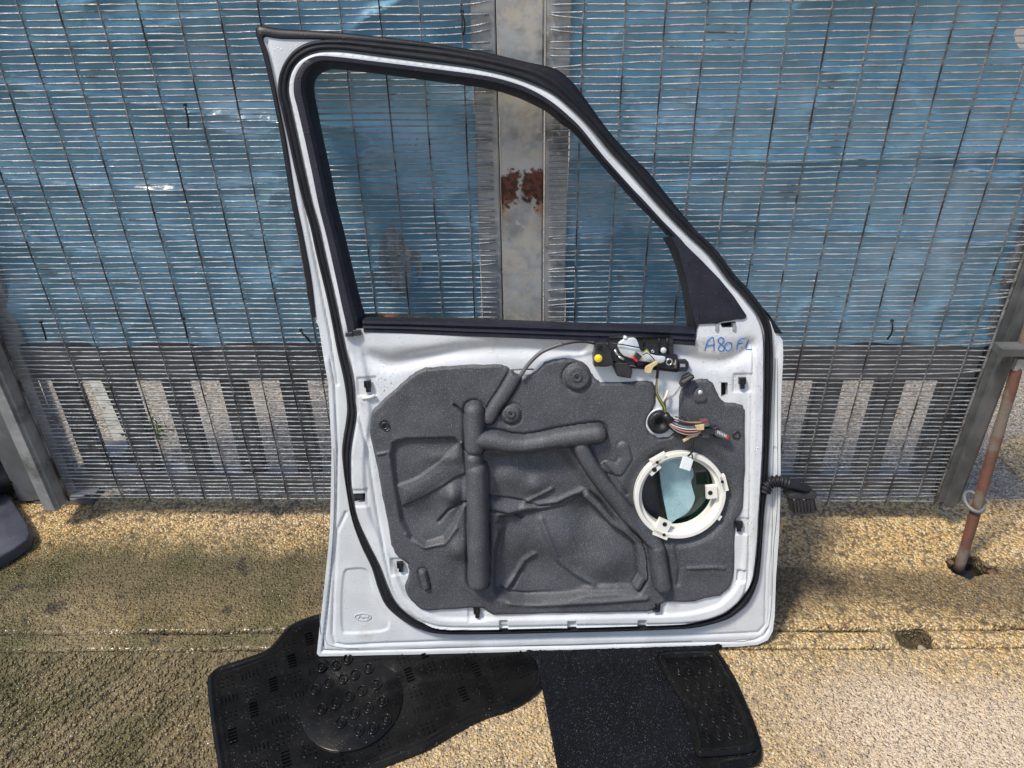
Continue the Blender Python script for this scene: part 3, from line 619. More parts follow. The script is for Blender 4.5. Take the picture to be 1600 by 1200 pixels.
matR = empty('floor_mat', (mc2[0], mc2[1], 0)); tag(matR, 'black carpet floor mat with a rubber heel pad of oval rings along its right side', 'floor mat', 'black car mats under the door')
zc = lambda x, y: (800+x/2.963, 960+y/2.963)
def h2(X, Y): s = sdf(X, Y, O2l); return .0065+.003*np.exp(-((s-.006)/.004)**2)+vnoise(X, Y, 5, 14)*.0015+vnoise(X, Y, 190, 15, 1)*.0007
hfield('carpet_sheet', O2l, [], .0035, h2, M['carpet'], matR, skirt=.007)
pad = cr(gl([zc(*q) for q in [(675, 180), (800, 165), (915, 165), (960, 195), (1020, 300), (1085, 430), (1140, 580), (1135, 615), (1100, 640), (900, 660), (850, 640), (820, 500), (790, 410), (735, 330), (695, 250)]], .010)-mc2, 90, True)
def h3(X, Y): s = sdf(X, Y, pad); return .0105+.0025*np.exp(-((s-.010)/.0028)**2)-.0028*smooth((s-.0115)/.004)*.6+vnoise(X, Y, 8, 16)*.0008
hfield('heel_pad', pad, [], .0028, h3, M['rubber'], matR, skirt=.005)
eb = cr(gl([zc(*q) for q in [(870, 700), (900, 675), (1110, 650), (1150, 600), (1158, 640), (1140, 690), (1050, 720), (900, 760)]], .009)-mc2, 50, True)
MB().prism(eb, .004, .0125, .003).build('edge_binding', M['rubber'], matR, True, auto=35)
rm2 = ring_mesh(.0082, .0165, .0016)
for x, y in [(770, 253), (817, 248), (868, 245), (917, 240), (812, 325), (860, 318), (910, 310), (960, 305), (848, 400), (897, 390), (945, 382), (998, 378), (880, 482), (930, 470), (980, 465), (1030, 455), (905, 560), (957, 550), (1007, 545), (1058, 535)]:
    g = gl([zc(x, y)], .010)[0]-mc2; o = bpy.data.objects.new('raised_ring', rm2); C.objects.link(o); o.parent = matR; o.location = (g[0], g[1], .0092); o.rotation_euler = (0, 0, .25)

# ------------------------------------------------------------------ the car door
A = ground(497, 1022, .008); B = ground(1203, 1001, .008); T = fence(402, 43, D-.046)
U = (B-A)/np.linalg.norm(B-A); V_ = T-A; V_ = V_-U*(V_@U); V_ /= np.linalg.norm(V_); N = np.cross(U, V_)
door = empty('car_door', mw=Matrix([[U[0], V_[0], N[0], A[0]], [U[1], V_[1], N[1], A[1]], [U[2], V_[2], N[2], A[2]], [0, 0, 0, 1]]))
tag(door, 'white car door stripped of its trim, leaning on the mesh gates, grey foam exposed', 'car door')
def dl(P, w=0.0):
    X = onpl(P, A+N*w, N)-A; return np.stack([X@U, X@V_], 1)
def d3(P, w=0.0): X = dl(P, w); return np.column_stack([X, np.full(len(X), w)])
PXM = np.linalg.norm(dl([(800, 760)])-dl([(801, 760)]))       # metres per photo pixel

seal_pairs = [(780, 991, 780, 984), (692, 991, 692, 984), (655, 984, 660, 974), (628, 970, 638, 960), (603, 948, 617, 940), (590, 920, 604, 915), (580, 888, 592, 884), (563, 852, 574, 848), (549, 812, 557, 810), (541, 770, 548, 768), (536, 735, 546, 735),
 (534, 700, 547, 700), (541, 650, 555, 650), (541, 627, 553, 627), (536, 592, 550, 590), (526, 548, 539, 546), (518, 505, 530, 503), (509, 462, 521, 460), (494, 400, 507, 399), (484, 355, 497, 354), (474, 320, 487, 319), (461, 270, 476, 270), (450, 220, 465, 219), (439, 170, 454, 169),
 (434, 145, 449, 145), (435, 120, 451, 121), (444, 96, 460, 101), (461, 76, 476, 87), (487, 64, 500, 79), (530, 61, 536, 79), (592, 66, 592, 86), (680, 75, 678, 97), (740, 85, 737, 105), (800, 98, 793, 117), (846, 111, 833, 131), (880, 133, 864, 146), (903, 158, 889, 166), (931, 187, 920, 196), (962, 225, 951, 234), (994, 259, 983, 268), (1025, 294, 1014, 303), (1056, 328, 1045, 337), (1087, 359, 1076, 368), (1119, 389, 1108, 398),
 (1148, 428, 1137, 437), (1167, 448, 1156, 457), (1181, 465, 1170, 474), (1195, 485, 1183, 491), (1205, 508, 1192, 512), (1208, 535, 1195, 535), (1209, 565, 1195, 565), (1208, 600, 1195, 600), (1205, 660, 1194, 660), (1203, 700, 1193, 700), (1200, 760, 1190, 760), (1195, 800, 1187, 800), (1192, 841, 1185, 840), (1189, 884, 1181, 880), (1184, 912, 1176, 907),
 (1172, 940, 1163, 931), (1155, 957, 1147, 948), (1132, 970, 1127, 962), (1087, 981, 1085, 974), (1040, 984, 1040, 978), (960, 987, 960, 980), (870, 989, 870, 982)]
SP = crp(seal_pairs, 5, True); SI = dl(SP[:, 2:], .012); SO = dl(SP[:, :2], .004)
silh = [(403, 50), (480, 54), (560, 60), (640, 68), (700, 76), (760, 87), (820, 101), (858, 110), (878, 120), (905, 147), (958, 216), (1028, 296), (1098, 376), (1158, 446), (1205, 505), (1214, 520), (1222, 532), (1222, 560), (1219, 620), (1218, 700), (1218, 760), (1216, 830), (1211, 900), (1209, 960), (1206, 984), (1198, 998), (1182, 1005), (1150, 1008), (1000, 1012), (900, 1015), (700, 1019), (510, 1023), (500, 1023), (496, 1019), (498, 1000), (507, 920), (516, 835), (518, 760), (519, 700), (514, 600), (505, 550), (499, 510), (493, 497), (482, 440), (458, 306), (444, 220), (429, 150), (414, 85)]
SH = dl(silh)
win = crp([(567, 503), (560, 478), (548, 430), (534, 370), (521, 320), (511, 270), (500, 220), (490, 170), (485, 145), (485, 124), (492, 112), (505, 105), (522, 103), (592, 111), (680, 123), (760, 134), (807, 148), (838, 160), (869, 179), (900, 204), (932, 241), (963, 276), (994, 310), (1026, 343), (1047, 368), (1060, 393), (1071, 430), (1078, 470), (1085, 512), (1085, 524), (1000, 521), (880, 517), (720, 512)], 1, True)
WIN = dl(win)
WINH = dl(crp([(555, 512), (549, 478), (536, 430), (522, 370), (508, 320), (498, 270), (487, 220), (477, 170), (471, 145), (471, 123), (480, 106), (495, 96), (518, 95), (592, 103), (680, 115), (760, 126), (804, 137), (833, 150), (861, 166), (886, 187), (906, 204), (938, 242), (969, 278), (1000, 309), (1032, 344), (1060, 372), (1085, 402), (1120, 440), (1148, 472), (1156, 488), (1140, 498), (1090, 502), (1085, 530), (1000, 529), (880, 524), (720, 519), (600, 515)], 1, True), .01)
spk_c = dl([(1061, 772)], .02)[0]; spk_r = abs(dl([(990, 772)], .02)[0][0]-dl([(1132, 772)], .02)[0][0])/2
ang = np.linspace(0, 2*math.pi, 72, endpoint=False); circ = lambda c, r: np.stack([c[0]+r*np.cos(ang), c[1]+r*np.sin(ang)], 1)
fo = [(577, 660), (580, 645), (596, 627), (618, 607), (641, 587), (652, 580), (665, 575), (701, 572), (740, 570), (785, 569), (794, 573), (802, 580), (812, 586), (817, 590), (829, 584), (841, 576), (851, 566), (866, 562), (880, 561), (894, 561), (910, 565), (919, 574), (924, 583), (930, 591), (938, 597), (966, 597), (1010, 595), (1019, 597), (1024, 603), (1026, 612), (1025, 630), (1021, 641), (1014, 652), (1011, 664), (1016, 677), (1028, 684), (1045, 683), (1056, 675), (1061, 660), (1061, 620), (1065, 607), (1077, 597), (1092, 592), (1105, 592), (1114, 599), (1120, 612), (1126, 624), (1133, 629), (1150, 630), (1160, 633), (1165, 641), (1165, 700), (1164, 750), (1162, 795), (1157, 806), (1149, 815), (1149, 857), (1147, 905), (1140, 920), (1125, 932), (1102, 936), (1085, 941), (1040, 942), (1030, 948), (1017, 956), (1005, 957), (860, 960), (770, 962), (762, 958), (755, 952), (735, 951), (667, 956), (655, 952), (642, 940), (634, 927), (632, 917), (637, 904), (639, 892), (636, 881), (628, 875), (620, 870), (611, 852), (605, 817), (597, 775), (590, 735), (583, 704), (578, 680)]
WF = .024
FO = dl(fo, WF)
FO = np.concatenate([np.linspace(FO[i], FO[(i+1) % len(FO)], 3, endpoint=False) for i in range(len(FO))])
FO = FO+np.random.default_rng(3).normal(0, .0006, FO.shape)
logo_rec = dl(cr([(537, 893), (546, 887), (571, 887), (579, 900), (587, 930), (607, 963), (609, 975), (600, 985), (545, 989), (534, 981), (533, 930)], 60, True))
flange_line = dl([(541, 800), (527, 830), (522, 920), (520, 990), (524, 1004), (540, 1007), (605, 1004), (880, 995), (1105, 991), (1184, 987), (1195, 975), (1197, 885), (1206, 780), (1210, 700)])
left_crease = dl(cr([(546, 527), (556, 600), (566, 650), (577, 700), (586, 760), (594, 810), (606, 870), (618, 915), (640, 948), (670, 966), (720, 972), (900, 969), (1060, 966), (1110, 958), (1140, 942), (1158, 920), (1164, 880), (1166, 780), (1168, 690), (1170, 600), (1172, 540), (1172, 520)], 90))
chanL = dl(cr([(556, 530), (572, 556), (605, 569), (650, 562), (720, 547), (800, 543), (905, 545)], 40), .02)
chanR = dl(cr([(1040, 545), (1070, 556), (1100, 565), (1130, 566), (1155, 556), (1170, 540)], 30), .02)
clips = [(574, 603), (1160, 598), (625, 885), (745, 957), (1027, 948), (1155, 822)]
holes_px = [((1126, 597), (1137, 597), (1137, 619), (1126, 619)), ((552, 770), (571, 769), (571, 784), (553, 785)), ((1124, 504), (1148, 501), (1148, 511), (1126, 511))]
def hs(X, Y):
    s = sdf(X, Y, SI); h = .004+.022*smooth((s+.001)/.010)
    lip = segdist(X, Y, left_crease); body = smooth((dl([(800, 530)])[0][1]-Y)/.03)
    inn = smooth((s-.028)/.010); h = h-.0055*inn*body
    h = h-.0045*np.exp(-(lip/.0032)**2)*body
    h = h-.011*np.exp(-(segdist(X, Y, chanL)/.016)**2)-.010*np.exp(-(segdist(X, Y, chanR)/.015)**2)
    # flat bottom gutter (bead) between rim and foam
    o = sdf(X, Y, SH); low = smooth((dl([(800, 545)])[0][1]-Y)/.02)
    fl = (s < -.004)
    h = np.where(fl, h+low*(.002*smooth((.011-o)/.002)-.0022*np.exp(-((o-.0125)/.0026)**2)), h)
    h = np.where(fl, h-.0035*np.exp(-(segdist(X, Y, flange_line)/.0032)**2), h)
    lr = sdf(X, Y, logo_rec); h = h-.0028*smooth((lr+.001)/.005)
    # small stiffening pips along the bottom rim
    for px, py in ((787, 970), (892, 971), (1000, 970), (1153, 893)):
        c = dl([(px, py)])[0]; e = np.maximum(np.abs(X-c[0])/.009, np.abs(Y-c[1])/.014); h = h-.006*smooth((1.15-e)/.3)
    for px, py in clips+[(561, 777)]:
        c = dl([(px, py)], .02)[0]; e = np.maximum(np.abs(X-c[0]), np.abs(Y-c[1])); h = h-.003*smooth((.021-e)/.004)
    # upper left frame gusset groove
    h = h-.004*np.exp(-(segdist(X, Y, dl([(418, 66), (428, 110), (445, 180), (470, 290), (498, 430), (516, 520), (528, 600)]))/.0028)**2)
    return h+vnoise(X, Y, 14, 30, 2)*.0007
hol = [lambda X, Y: sdf(X, Y, FO)-.016, WINH, circ(spk_c, spk_r*.93)]+[dl(h, .018) for h in holes_px]
shell = hfield('inner_shell', SH, hol, .0023, hs, M['paint'], door, skirt=.0, thick=-.014)
# outer skin: curved sheet on the far side, its hem carries the weight
belt = dl([(490, 500), (1215, 525)]); low = [p for p in SH if p[1] < belt[0][1]-.004]
SK = np.array(sorted([tuple(p) for p in dl([(1219, 535), (1222, 560), (1219, 620), (1218, 700), (1216, 830), (1211, 900), (1209, 960), (1206, 984), (1198, 998), (1150, 1008), (900, 1015), (700, 1019), (500, 1023), (498, 1000), (507, 920), (516, 835), (518, 760), (519, 700), (514, 600), (505, 550), (499, 512)])], key=lambda p: 0)) if False else dl([(1219, 535), (1222, 560), (1219, 620), (1218, 700), (1216, 830), (1211, 900), (1209, 960), (1206, 984), (1198, 998), (1150, 1008), (900, 1015), (700, 1019), (500, 1023), (498, 1000), (507, 920), (516, 835), (518, 760), (519, 700), (514, 600), (505, 550), (499, 512)])
def hk(X, Y): s = sdf(X, Y, SK); return -.016-.052*smooth(s/.16)
hfield('outer_skin', SK, [], .012, hk, M['paint'], door, skirt=.002)
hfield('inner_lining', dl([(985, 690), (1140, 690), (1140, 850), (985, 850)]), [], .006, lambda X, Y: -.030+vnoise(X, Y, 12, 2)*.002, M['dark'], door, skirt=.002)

def band(name, pairs, per, prof, m, parent=door, closed=False, wl=0.0, auto=40):
    P = crp(pairs, per, closed); a = dl(P[:, :2], wl); b_ = dl(P[:, 2:], wl); n = len(P); k = len(prof); V = []
    for i in range(n):
        for t, w_ in prof: q = a[i]+(b_[i]-a[i])*t; V.append((q[0], q[1], w_))
    Fc = [(i*k+j, ((i+1) % n)*k+j, ((i+1) % n)*k+j+1, i*k+j+1) for i in range(n if closed else n-1) for j in range(k-1)]
    if not closed: Fc += [tuple(range(k)), tuple((n-1)*k+j for j in range(k))][:2]
    mb = MB(); mb.add(V, Fc); return mb.build(name, m, parent, True, auto=auto)
# weatherstrip loop
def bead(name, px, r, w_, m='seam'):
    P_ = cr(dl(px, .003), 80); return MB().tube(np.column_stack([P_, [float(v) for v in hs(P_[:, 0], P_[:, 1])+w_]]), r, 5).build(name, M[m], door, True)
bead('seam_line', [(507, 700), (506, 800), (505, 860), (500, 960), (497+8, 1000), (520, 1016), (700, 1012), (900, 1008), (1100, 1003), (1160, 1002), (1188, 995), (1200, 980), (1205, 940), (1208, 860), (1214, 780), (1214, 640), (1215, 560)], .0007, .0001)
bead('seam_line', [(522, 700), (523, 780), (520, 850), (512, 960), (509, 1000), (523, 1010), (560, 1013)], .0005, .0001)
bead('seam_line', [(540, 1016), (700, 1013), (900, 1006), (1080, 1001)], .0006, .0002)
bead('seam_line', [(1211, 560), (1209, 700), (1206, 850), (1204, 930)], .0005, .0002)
band('weatherstrip', seal_pairs, 5, [(-.05, .002), (0, .009), (.12, .014), (.3, .0165), (.42, .0155), (.5, .0145), (.6, .018), (.78, .021), (.88, .017), (.95, .010)], M['seal'], closed=True, wl=.012)
# exposed outer edge of the frame: gloss strip from the lock side over the roof line to the mirror corner
strip = [(487, 497, 494, 495), (479, 440, 487, 438), (466, 370, 474, 368), (453, 306, 461, 304), (440, 225, 448, 223), (426, 150, 433, 149), (412, 90, 420, 88), (400, 43, 412, 58), (440, 45, 440, 60), (520, 50, 520, 62), (592, 57, 592, 67), (680, 68, 680, 76), (760, 82, 757, 91), (820, 96, 814, 103), (864, 106, 858, 116), (886, 120, 880, 130), (908, 145, 902, 154), (947, 199, 938, 197), (979, 236, 970, 234), (1010, 265, 1001, 267), (1041, 303, 1032, 303), (1072, 341, 1063, 338), (1104, 379, 1095, 370), (1135, 413, 1124, 396), (1152, 433, 1143, 424), (1170, 454, 1161, 443), (1188, 476, 1178, 463), (1207, 500, 1196, 486), (1223, 521, 1211, 520)]
strip = [(a, b_, c-6, d+5) if 800 < a < 1200 else (a, b_, c, d) for a, b_, c, d in strip]
band('frame_edge_trim', strip, 4, [(0, -.018), (0, .000), (.1, .004), (.35, .0065), (.8, .008), (1.0, .0075), (1.15, .003)], M['gloss'])
# glass run frame round the window
run = [(541, 523, 567, 512), (536, 500, 566, 497), (531, 478, 560, 478), (521, 430, 548, 430), (508, 372, 534, 370), (495, 320, 521, 320), (485, 271, 511, 270), (474, 220, 500, 220), (462, 170, 490, 170), (456, 145, 485, 145), (458, 121, 485, 124), (469, 100, 492, 112), (486, 88, 505, 105), (514, 86, 522, 103), (592, 95, 592, 111), (680, 106, 680, 123), (760, 117, 756, 133), (807, 129, 800, 145), (838, 142, 829, 157), (866, 160, 857, 172), (892, 182, 880, 191), (912, 203, 899, 205), (943, 243, 932, 243), (975, 279, 963, 278), (1006, 313, 994, 313), (1037, 347, 1026, 345), (1062, 372, 1047, 368)]
band('window_run_channel', run, 4, [(.13, .020), (.15, .0265), (.20, .0275), (.55, .0270), (.62, .0235), (.70, .022), (.80, .014), (.98, -.004), (1.0, -.016), (.9, -.018)], M['frame'], wl=.02)
# mirror sail panel
sail = cr([(1047, 367), (1056, 370), (1068, 379), (1096, 406), (1124, 435), (1146, 462), (1160, 484), (1166, 494), (1158, 499), (1122, 505), (1088, 507), (1085, 500)], 60, True)
sl_ = dl(np.vstack([[(1048, 368)], [(1062, 374), (1096, 407), (1124, 436), (1146, 463), (1160, 484), (1166, 493)], [(1164, 497), (1158, 499), (1150, 499), (1140, 501), (1130, 502), (1120, 505), (1100, 506), (1087, 507), (1082, 490), (1078, 468), (1071, 430), (1060, 393)]]), .026)
hfield('mirror_sail_panel', sl_, [], .003, lambda X, Y: .029+.0015*smooth(sdf(X, Y, sl_)/.01)+0*X, M['frame'], door, skirt=.006)
band('window_rear_guide', [(1048, 368, 1040, 372), (1061, 393, 1053, 396), (1072, 430, 1065, 432), (1079, 468, 1073, 470), (1086, 516, 1080, 518)], 4, [(0, .020), (.3, .012), (1, -.010), (1, -.02)], M['plastic'], wl=.01)
# belt strip with grooves
beltp = [(566, 500, 569, 520), (640, 501, 640, 522), (720, 503, 720, 526), (800, 505, 800, 529), (880, 508, 880, 532), (960, 510, 960, 535), (1040, 513, 1040, 538), (1086, 515, 1086, 541)]
band('belt_strip', beltp, 6, [(-.05, -.012), (0, .020), (.05, .026), (.25, .027), (.32, .020), (.40, .020), (.46, .029), (.6, .030), (.66, .026), (.72, .027), (.95, .027), (1.0, .018)], M['frame'], wl=.024, auto=25)
band('outer_belt_moulding', [(566, 491, 566, 502), (640, 493, 640, 504), (720, 497, 720, 507), (800, 501, 800, 509), (880, 504, 880, 512), (1084, 510, 1084, 518)], 8, [(0, -.05), (.1, -.042), (.6, -.040), (1, -.045), (1.2, -.06)], M['moss'], wl=-.04)
# foot pieces of the frame on the lock side
mb = MB(); mb.prism(dl([(541, 519), (552, 518), (553, 525), (541, 525)], .02), .018, .030, .001); mb.prism(dl([(553, 515), (564, 514), (565, 523), (553, 524)], .02), .018, .029, .001); mb.build('run_channel_foot', M['plastic'], door)

# ------------------------------------------------------------------ foam sheet
L8 = lambda pts: dl([(560+x/3.2, 560+y/3.2) for x, y in pts], WF+.004)
def hf_(X, Y):
    h = np.full(X.shape, .0045)+vnoise(X, Y, 9, 41, 3)*.0022
    e = sdf(X, Y, FO); px = PXM; TUB = []
    def wob(d): return d
    def capsule(pts, r, H, tr=.0):
        d = segdist(X, Y, L8(pts)); R = r*px
        return np.where(d < R, 1.3*H*np.sqrt(np.maximum(1-(d/R)**2, 0))**.8, 0), d, R
    def put(h, pts, r, H, tr=.0035, tw=.0045):
        c, d, R = capsule(pts, r, H); TUB.append((c, d-R, tr, tw)); return h
    def step(h, poly, depth, wd=.008):
        s = sdf(X, Y, L8(poly)); return h+depth*smooth((s+wd/2)/wd)
    def ridge(h, pts, amp, wd):
        return h+amp*np.exp(-(segdist(X, Y, L8(pts))/wd)**2)
    # big lower bowl, stepped in from the surrounding sheet
    h = step(h, [(715, 800), (860, 770), (1000, 745), (1090, 705), (1160, 680), (1205, 720), (1275, 810), (1345, 865), (1405, 925), (1425, 1000), (1432, 1110), (1400, 1168), (1300, 1160), (1150, 1170), (1080, 1190), (830, 1225), (700, 1195), (680, 1120), (690, 960), (720, 860)], -.022, .020)
    # left bowl
    h = step(h, [(175, 430), (240, 408), (480, 404), (535, 460), (530, 720), (480, 830), (430, 905), (340, 935), (260, 905), (215, 820), (185, 640), (165, 500)], -.012, .012)
    # mid hollow under the horizontal tube
    h = step(h, [(650, 490), (1000, 450), (1100, 560), (1150, 660), (1010, 730), (800, 760), (660, 700)], -.016, .03)
    # soft swellings inside the bowls
    for (cx_, cy_, rx, ry, a) in [(890, 640, 60, 50, .007), (1170, 790, 110, 80, -.009), (980, 900, 170, 120, .008), (850, 1080, 90, 130, -.006), (1250, 1030, 110, 100, .008), (500, 950, 60, 60, .007), (330, 800, 80, 70, -.005), (470, 690, 45, 50, .010), (760, 600, 90, 60, .006), (420, 500, 90, 30, .003)]:
        c = L8([(cx_, cy_)])[0]; h = h+1.9*a*np.exp(-((X-c[0])/(rx/3.2*px))**2-((Y-c[1])/(ry/3.2*px*1.05))**2)
    # sweeping ribbon on the left: overlapped sheet with crisp edges
    s = sdf(X, Y, L8([(190, 640), (245, 622), (300, 598), (400, 525), (470, 455), (520, 410), (535, 585), (480, 605), (430, 640), (330, 700), (215, 752)])); h = h+.009*smooth((s+.001)/.004)*(.6+.4*smooth(s/.02))
    # creases
    for pts, a, wd in [([(400, 830), (450, 770), (500, 735), (540, 725)], -.007, .003), ([(650, 700), (720, 712), (800, 725), (900, 750), (1010, 740), (1090, 705)], -.007, .0032), ([(660, 765), (730, 780), (820, 815)], -.007, .0028), ([(830, 735), (910, 690), (970, 662)], .005, .004), ([(915, 820), (960, 930), (1000, 1020), (1080, 1090), (1180, 1150)], .006, .006), ([(700, 830), (715, 900), (690, 1000), (685, 1150)], -.006, .006), ([(740, 1170), (790, 1110), (830, 1040), (880, 1000)], .006, .006), ([(770, 1170), (815, 1095)], -.006, .004), ([(1230, 530), (1275, 590), (1330, 670), (1345, 690)], -.005, .0035), ([(480, 235), (530, 280)], -.008, .0022), ([(175, 425), (200, 412), (480, 402)], -.003, .002), ([(95, 480), (150, 470), (165, 520)], .003, .003), ([(1650, 1050), (1790, 1045), (1830, 1050)], .004, .004), ([(1590, 950), (1610, 1050), (1600, 1130)], -.005, .005), ([(1430, 1130), (1400, 1175), (1290, 1170), (1130, 1180), (1040, 1195), (850, 1212), (760, 1200), (690, 1170)], -.007, .005), ([(1440, 1200), (1250, 1215), (900, 1235), (760, 1225)], .005, .006), ([(240, 880), (330, 945), (430, 925), (490, 850)], .004, .004)]:
        h = ridge(h, pts, a, wd)
    # hook shaped pad near the speaker
    h = put(h, [(1325, 445), (1340, 500), (1300, 560), (1240, 540)], 9, .0035, .0015)
    # diagonal cable tunnel
    h = put(h, [(790, 75), (740, 160), (690, 235), (650, 300)], 10, .008, .006, .0025)
    # washers' domes
    for (cx_, cy_, R, a) in [(1095, 95, 22, .008), (762, 280, 17, .006), (132, 340, 6, -.004)]:
        c = L8([(cx_, cy_)])[0]; d = np.hypot(X-c[0], Y-c[1]); h = h+a*smooth((R*px-d)/(.010))-.003*np.exp(-((d-R*px)/.003)**2)
    # moulded tubes
    h = put(h, [(1110, 440), (1140, 500), (1180, 565), (1260, 675), (1340, 775), (1430, 860), (1485, 925)], 12, .015)
    h = put(h, [(1145, 690), (1200, 740), (1270, 822), (1345, 868), (1400, 920), (1420, 990), (1428, 1100), (1400, 1150)], 6, .007, .002)
    h = put(h, [(1493, 950), (1522, 1135)], 12.5, .017)
    h = put(h, [(592, 560), (598, 800), (602, 1108)], 16.5, .024, .006)
    h = put(h, [(578, 262), (580, 440)], 14.5, .020, .005)
    h = put(h, [(578, 500), (580, 560)], 13.5, .019, .004)
    h = put(h, [(600, 400), (690, 410), (760, 428), (830, 432), (900, 422), (1000, 400), (1100, 383), (1192, 372)], 14.5, .020, .006)
    # small pill, lower left
    h = put(h, [(322, 1072), (338, 1140)], 6.5, .008, .003, .003)
    near = np.full(X.shape, 1e9); top_ = np.zeros(X.shape); tro = np.zeros(X.shape)
    for c, g_, tr, tw in TUB:
        near = np.minimum(near, g_); top_ = np.maximum(top_, c); tro = np.maximum(tro, tr*np.exp(-(np.maximum(g_, 0)/tw)**2))
    k_ = smooth((near+.0015)/.003); h = np.where(near < .0015, np.maximum(h, -.004)*(1-k_)+h*k_, h)+top_-tro*k_
    # dished zone round the speaker
    d = np.hypot(X-spk_c[0], Y-spk_c[1]); h = h-.012*smooth((spk_r+.030-d)/.028)
    # wrinkle noise, thinner and torn at the rim
    h = h+vnoise(X, Y, 30, 44, 2)*.0008
    k = smooth(e/.006); return .0205+np.where(h < 0, h*smooth(e/.03), h)*k+.002*k
foam = hfield('foam_sheet', FO, [circ(spk_c, spk_r*.96)], .0021, hf_, M['foam'], door, skirt=.004)
# push washers and moulded buttons
for (x, y, r) in [(902, 590, 7.5), (798, 647, 6.5)]:
    c = d3([(x, y)], .038)[0]; c = (c[0], c[1], .0335)
    MB().lathe(c, [(0, .001), (r*.25*PXM, .001), (r*.3*PXM, .003), (r*.55*PXM, .0015), (r*.75*PXM, .004), (r*PXM, .003), (r*1.02*PXM, -.004)], 24).build('push_washer', M['foam'], foam, True)
    MB().lathe((c[0], c[1], c[2]+.0015), [(0, .002), (.0025, .002), (.003, 0)], 10).build('stud', M['hole'], foam, True)
for (x, y) in [(601, 666), (1151, 680)]:
    c = d3([(x, y)], .03)[0]; MB().lathe((c[0], c[1], .0285), [(.0045, .0005), (.006, .002), (.0085, .0015), (.0088, -.002)], 20).build('moulded_button', M['plastic'], foam, True)
# riveted clips on the right lobe
c = d3([(1094, 613)], .03)[0]
MB().prism(dl(cr([(1086, 627), (1085, 614), (1089, 607), (1095, 606), (1100, 612), (1103, 625)], 24, True), .03), .027, .0315, .001).build('moulded_tab', M['foam'], foam, True, auto=40)
MB().lathe((c[0], c[1], .0315), [(0, .0015), (.0045, .001), (.005, -.001)], 14).build('rivet', M['silver'], foam, True)

# ------------------------------------------------------------------ speaker ring
sr = empty('speaker_ring'); sr.parent = door
z0 = .020
MB().lathe((*spk_c, z0), [(spk_r*.82, -.028), (spk_r*.82, .000), (spk_r*.84, .002), (spk_r*.885, .002), (spk_r*.895, .0105), (spk_r*.91, .013), (spk_r*.985, .013), (spk_r, .011), (spk_r, -.004)], 72).build('ring_body', M['cream'], sr, True, auto=35)
for (x, y, tx, ty) in [(1022, 733, 1028, 715), (1109, 769, 1125, 757), (1038, 818, 1034, 831)]:
    c = dl([(x, y)], .026)[0]; v = c-spk_c; v /= np.linalg.norm(v); t_ = np.array([-v[1], v[0]])
    mb = MB(); mb.box((*(c+v*.004), z0+.004), (.023, .029, .011), [[*v, 0], [*t_, 0], [0, 0, 1]], .94); o = mb.build('mounting_tab', M['cream'], sr)
    MB().lathe((*c, z0+.0102), [(0, .0005), (.0045, .0005), (.005, 0)], 14).build('screw_hole', M['hole'], o)
    c2 = dl([(tx, ty)], .03)[0]; v = c2-spk_c; rr = np.linalg.norm(v); v /= rr; t_ = np.array([-v[1], v[0]])
    mb = MB(); mb.box((*(spk_c+v*(spk_r*.985)), z0+.0065), (.012, .036, .013), [[*v, 0], [*t_, 0], [0, 0, 1]], .95); o = mb.build('outer_lug', M['cream'], sr)
    MB().lathe((*(spk_c+v*(spk_r*.95)+t_*.006), z0+.0137), [(0, .0004), (.0032, .0004), (.0035, 0)], 12).build('screw_hole', M['hole'], o)
v = dl([(1122, 808)], .03)[0]-spk_c; v /= np.linalg.norm(v); t_ = np.array([-v[1], v[0]])
MB().box((*(spk_c+v*spk_r), z0+.006), (.014, .012, .010), [[*v, 0], [*t_, 0], [0, 0, 1]], .9).build('locating_peg', M['cream'], sr)
# glass lowered in the door; the teal pane is its reflection put into colour
gp = dl(cr([(1028, 725), (1034, 716), (1047, 712), (1062, 716), (1072, 724), (1082, 732), (1084, 744), (1080, 752), (1083, 766), (1086, 778), (1081, 792), (1072, 803), (1056, 812), (1048, 818), (1041, 806), (1033, 770)], 60, True), -.012)
MB().prism(gp, -.0165, -.012, .0005).build('glass_reflection', M['glass'], door, True, auto=30)
MB().prism(dl([(1030, 690), (1145, 690), (1145, 850), (1046, 850)], -.02), -.0245, -.020).build('dark_glass_behind', M['darkglass'], door)
MB().tube(d3([(1026, 716), (1032, 765), (1044, 826)], -.011), .0022, 6).build('glass_edge_seal', M['hole'], door, True)

# ------------------------------------------------------------------ trim clips, grommet
def clip(x, y, s=1.0):
    c = d3([(x, y)], .024)[0]; r = empty('trim_clip'); r.parent = door; r.location = (c[0], c[1], .0215)
    mb = MB(); mb.box((0, .004*s, .002), (.015*s, .014*s, .006), None, .85); mb.box((.001, -.008*s, .001), (.010*s, .012*s, .005), None, .8); mb.build('clip_body', M['plastic'], r)
    mb = MB(); mb.box((-.004*s, .004*s, .006), (.003, .012*s, .004)); mb.box((.004*s, .004*s, .006), (.003, .012*s, .004)); mb.box((0, -.009*s, .0045), (.006*s, .003, .003)); mb.build('clip_fingers', M['gloss'], r)
for x, y in clips: clip(x, y)
MB().box((*dl([(1026, 954)], .03)[0], .026), (.016, .005, .008)).build('clip_tab', M['plastic'], door)
for q in holes_px:
    c = dl(q, .018).mean(0); MB().prism(dl(q, .018)+(dl(q, .018)-c)*.3, -.004, .001).build('slot_backing', M['hole'], door)
c = dl([(561, 777)], .022)[0]; MB().box((c[0], c[1]+.002, .020), (.018, .012, .006), None, .8).build('slot_clip', M['plastic'], door)
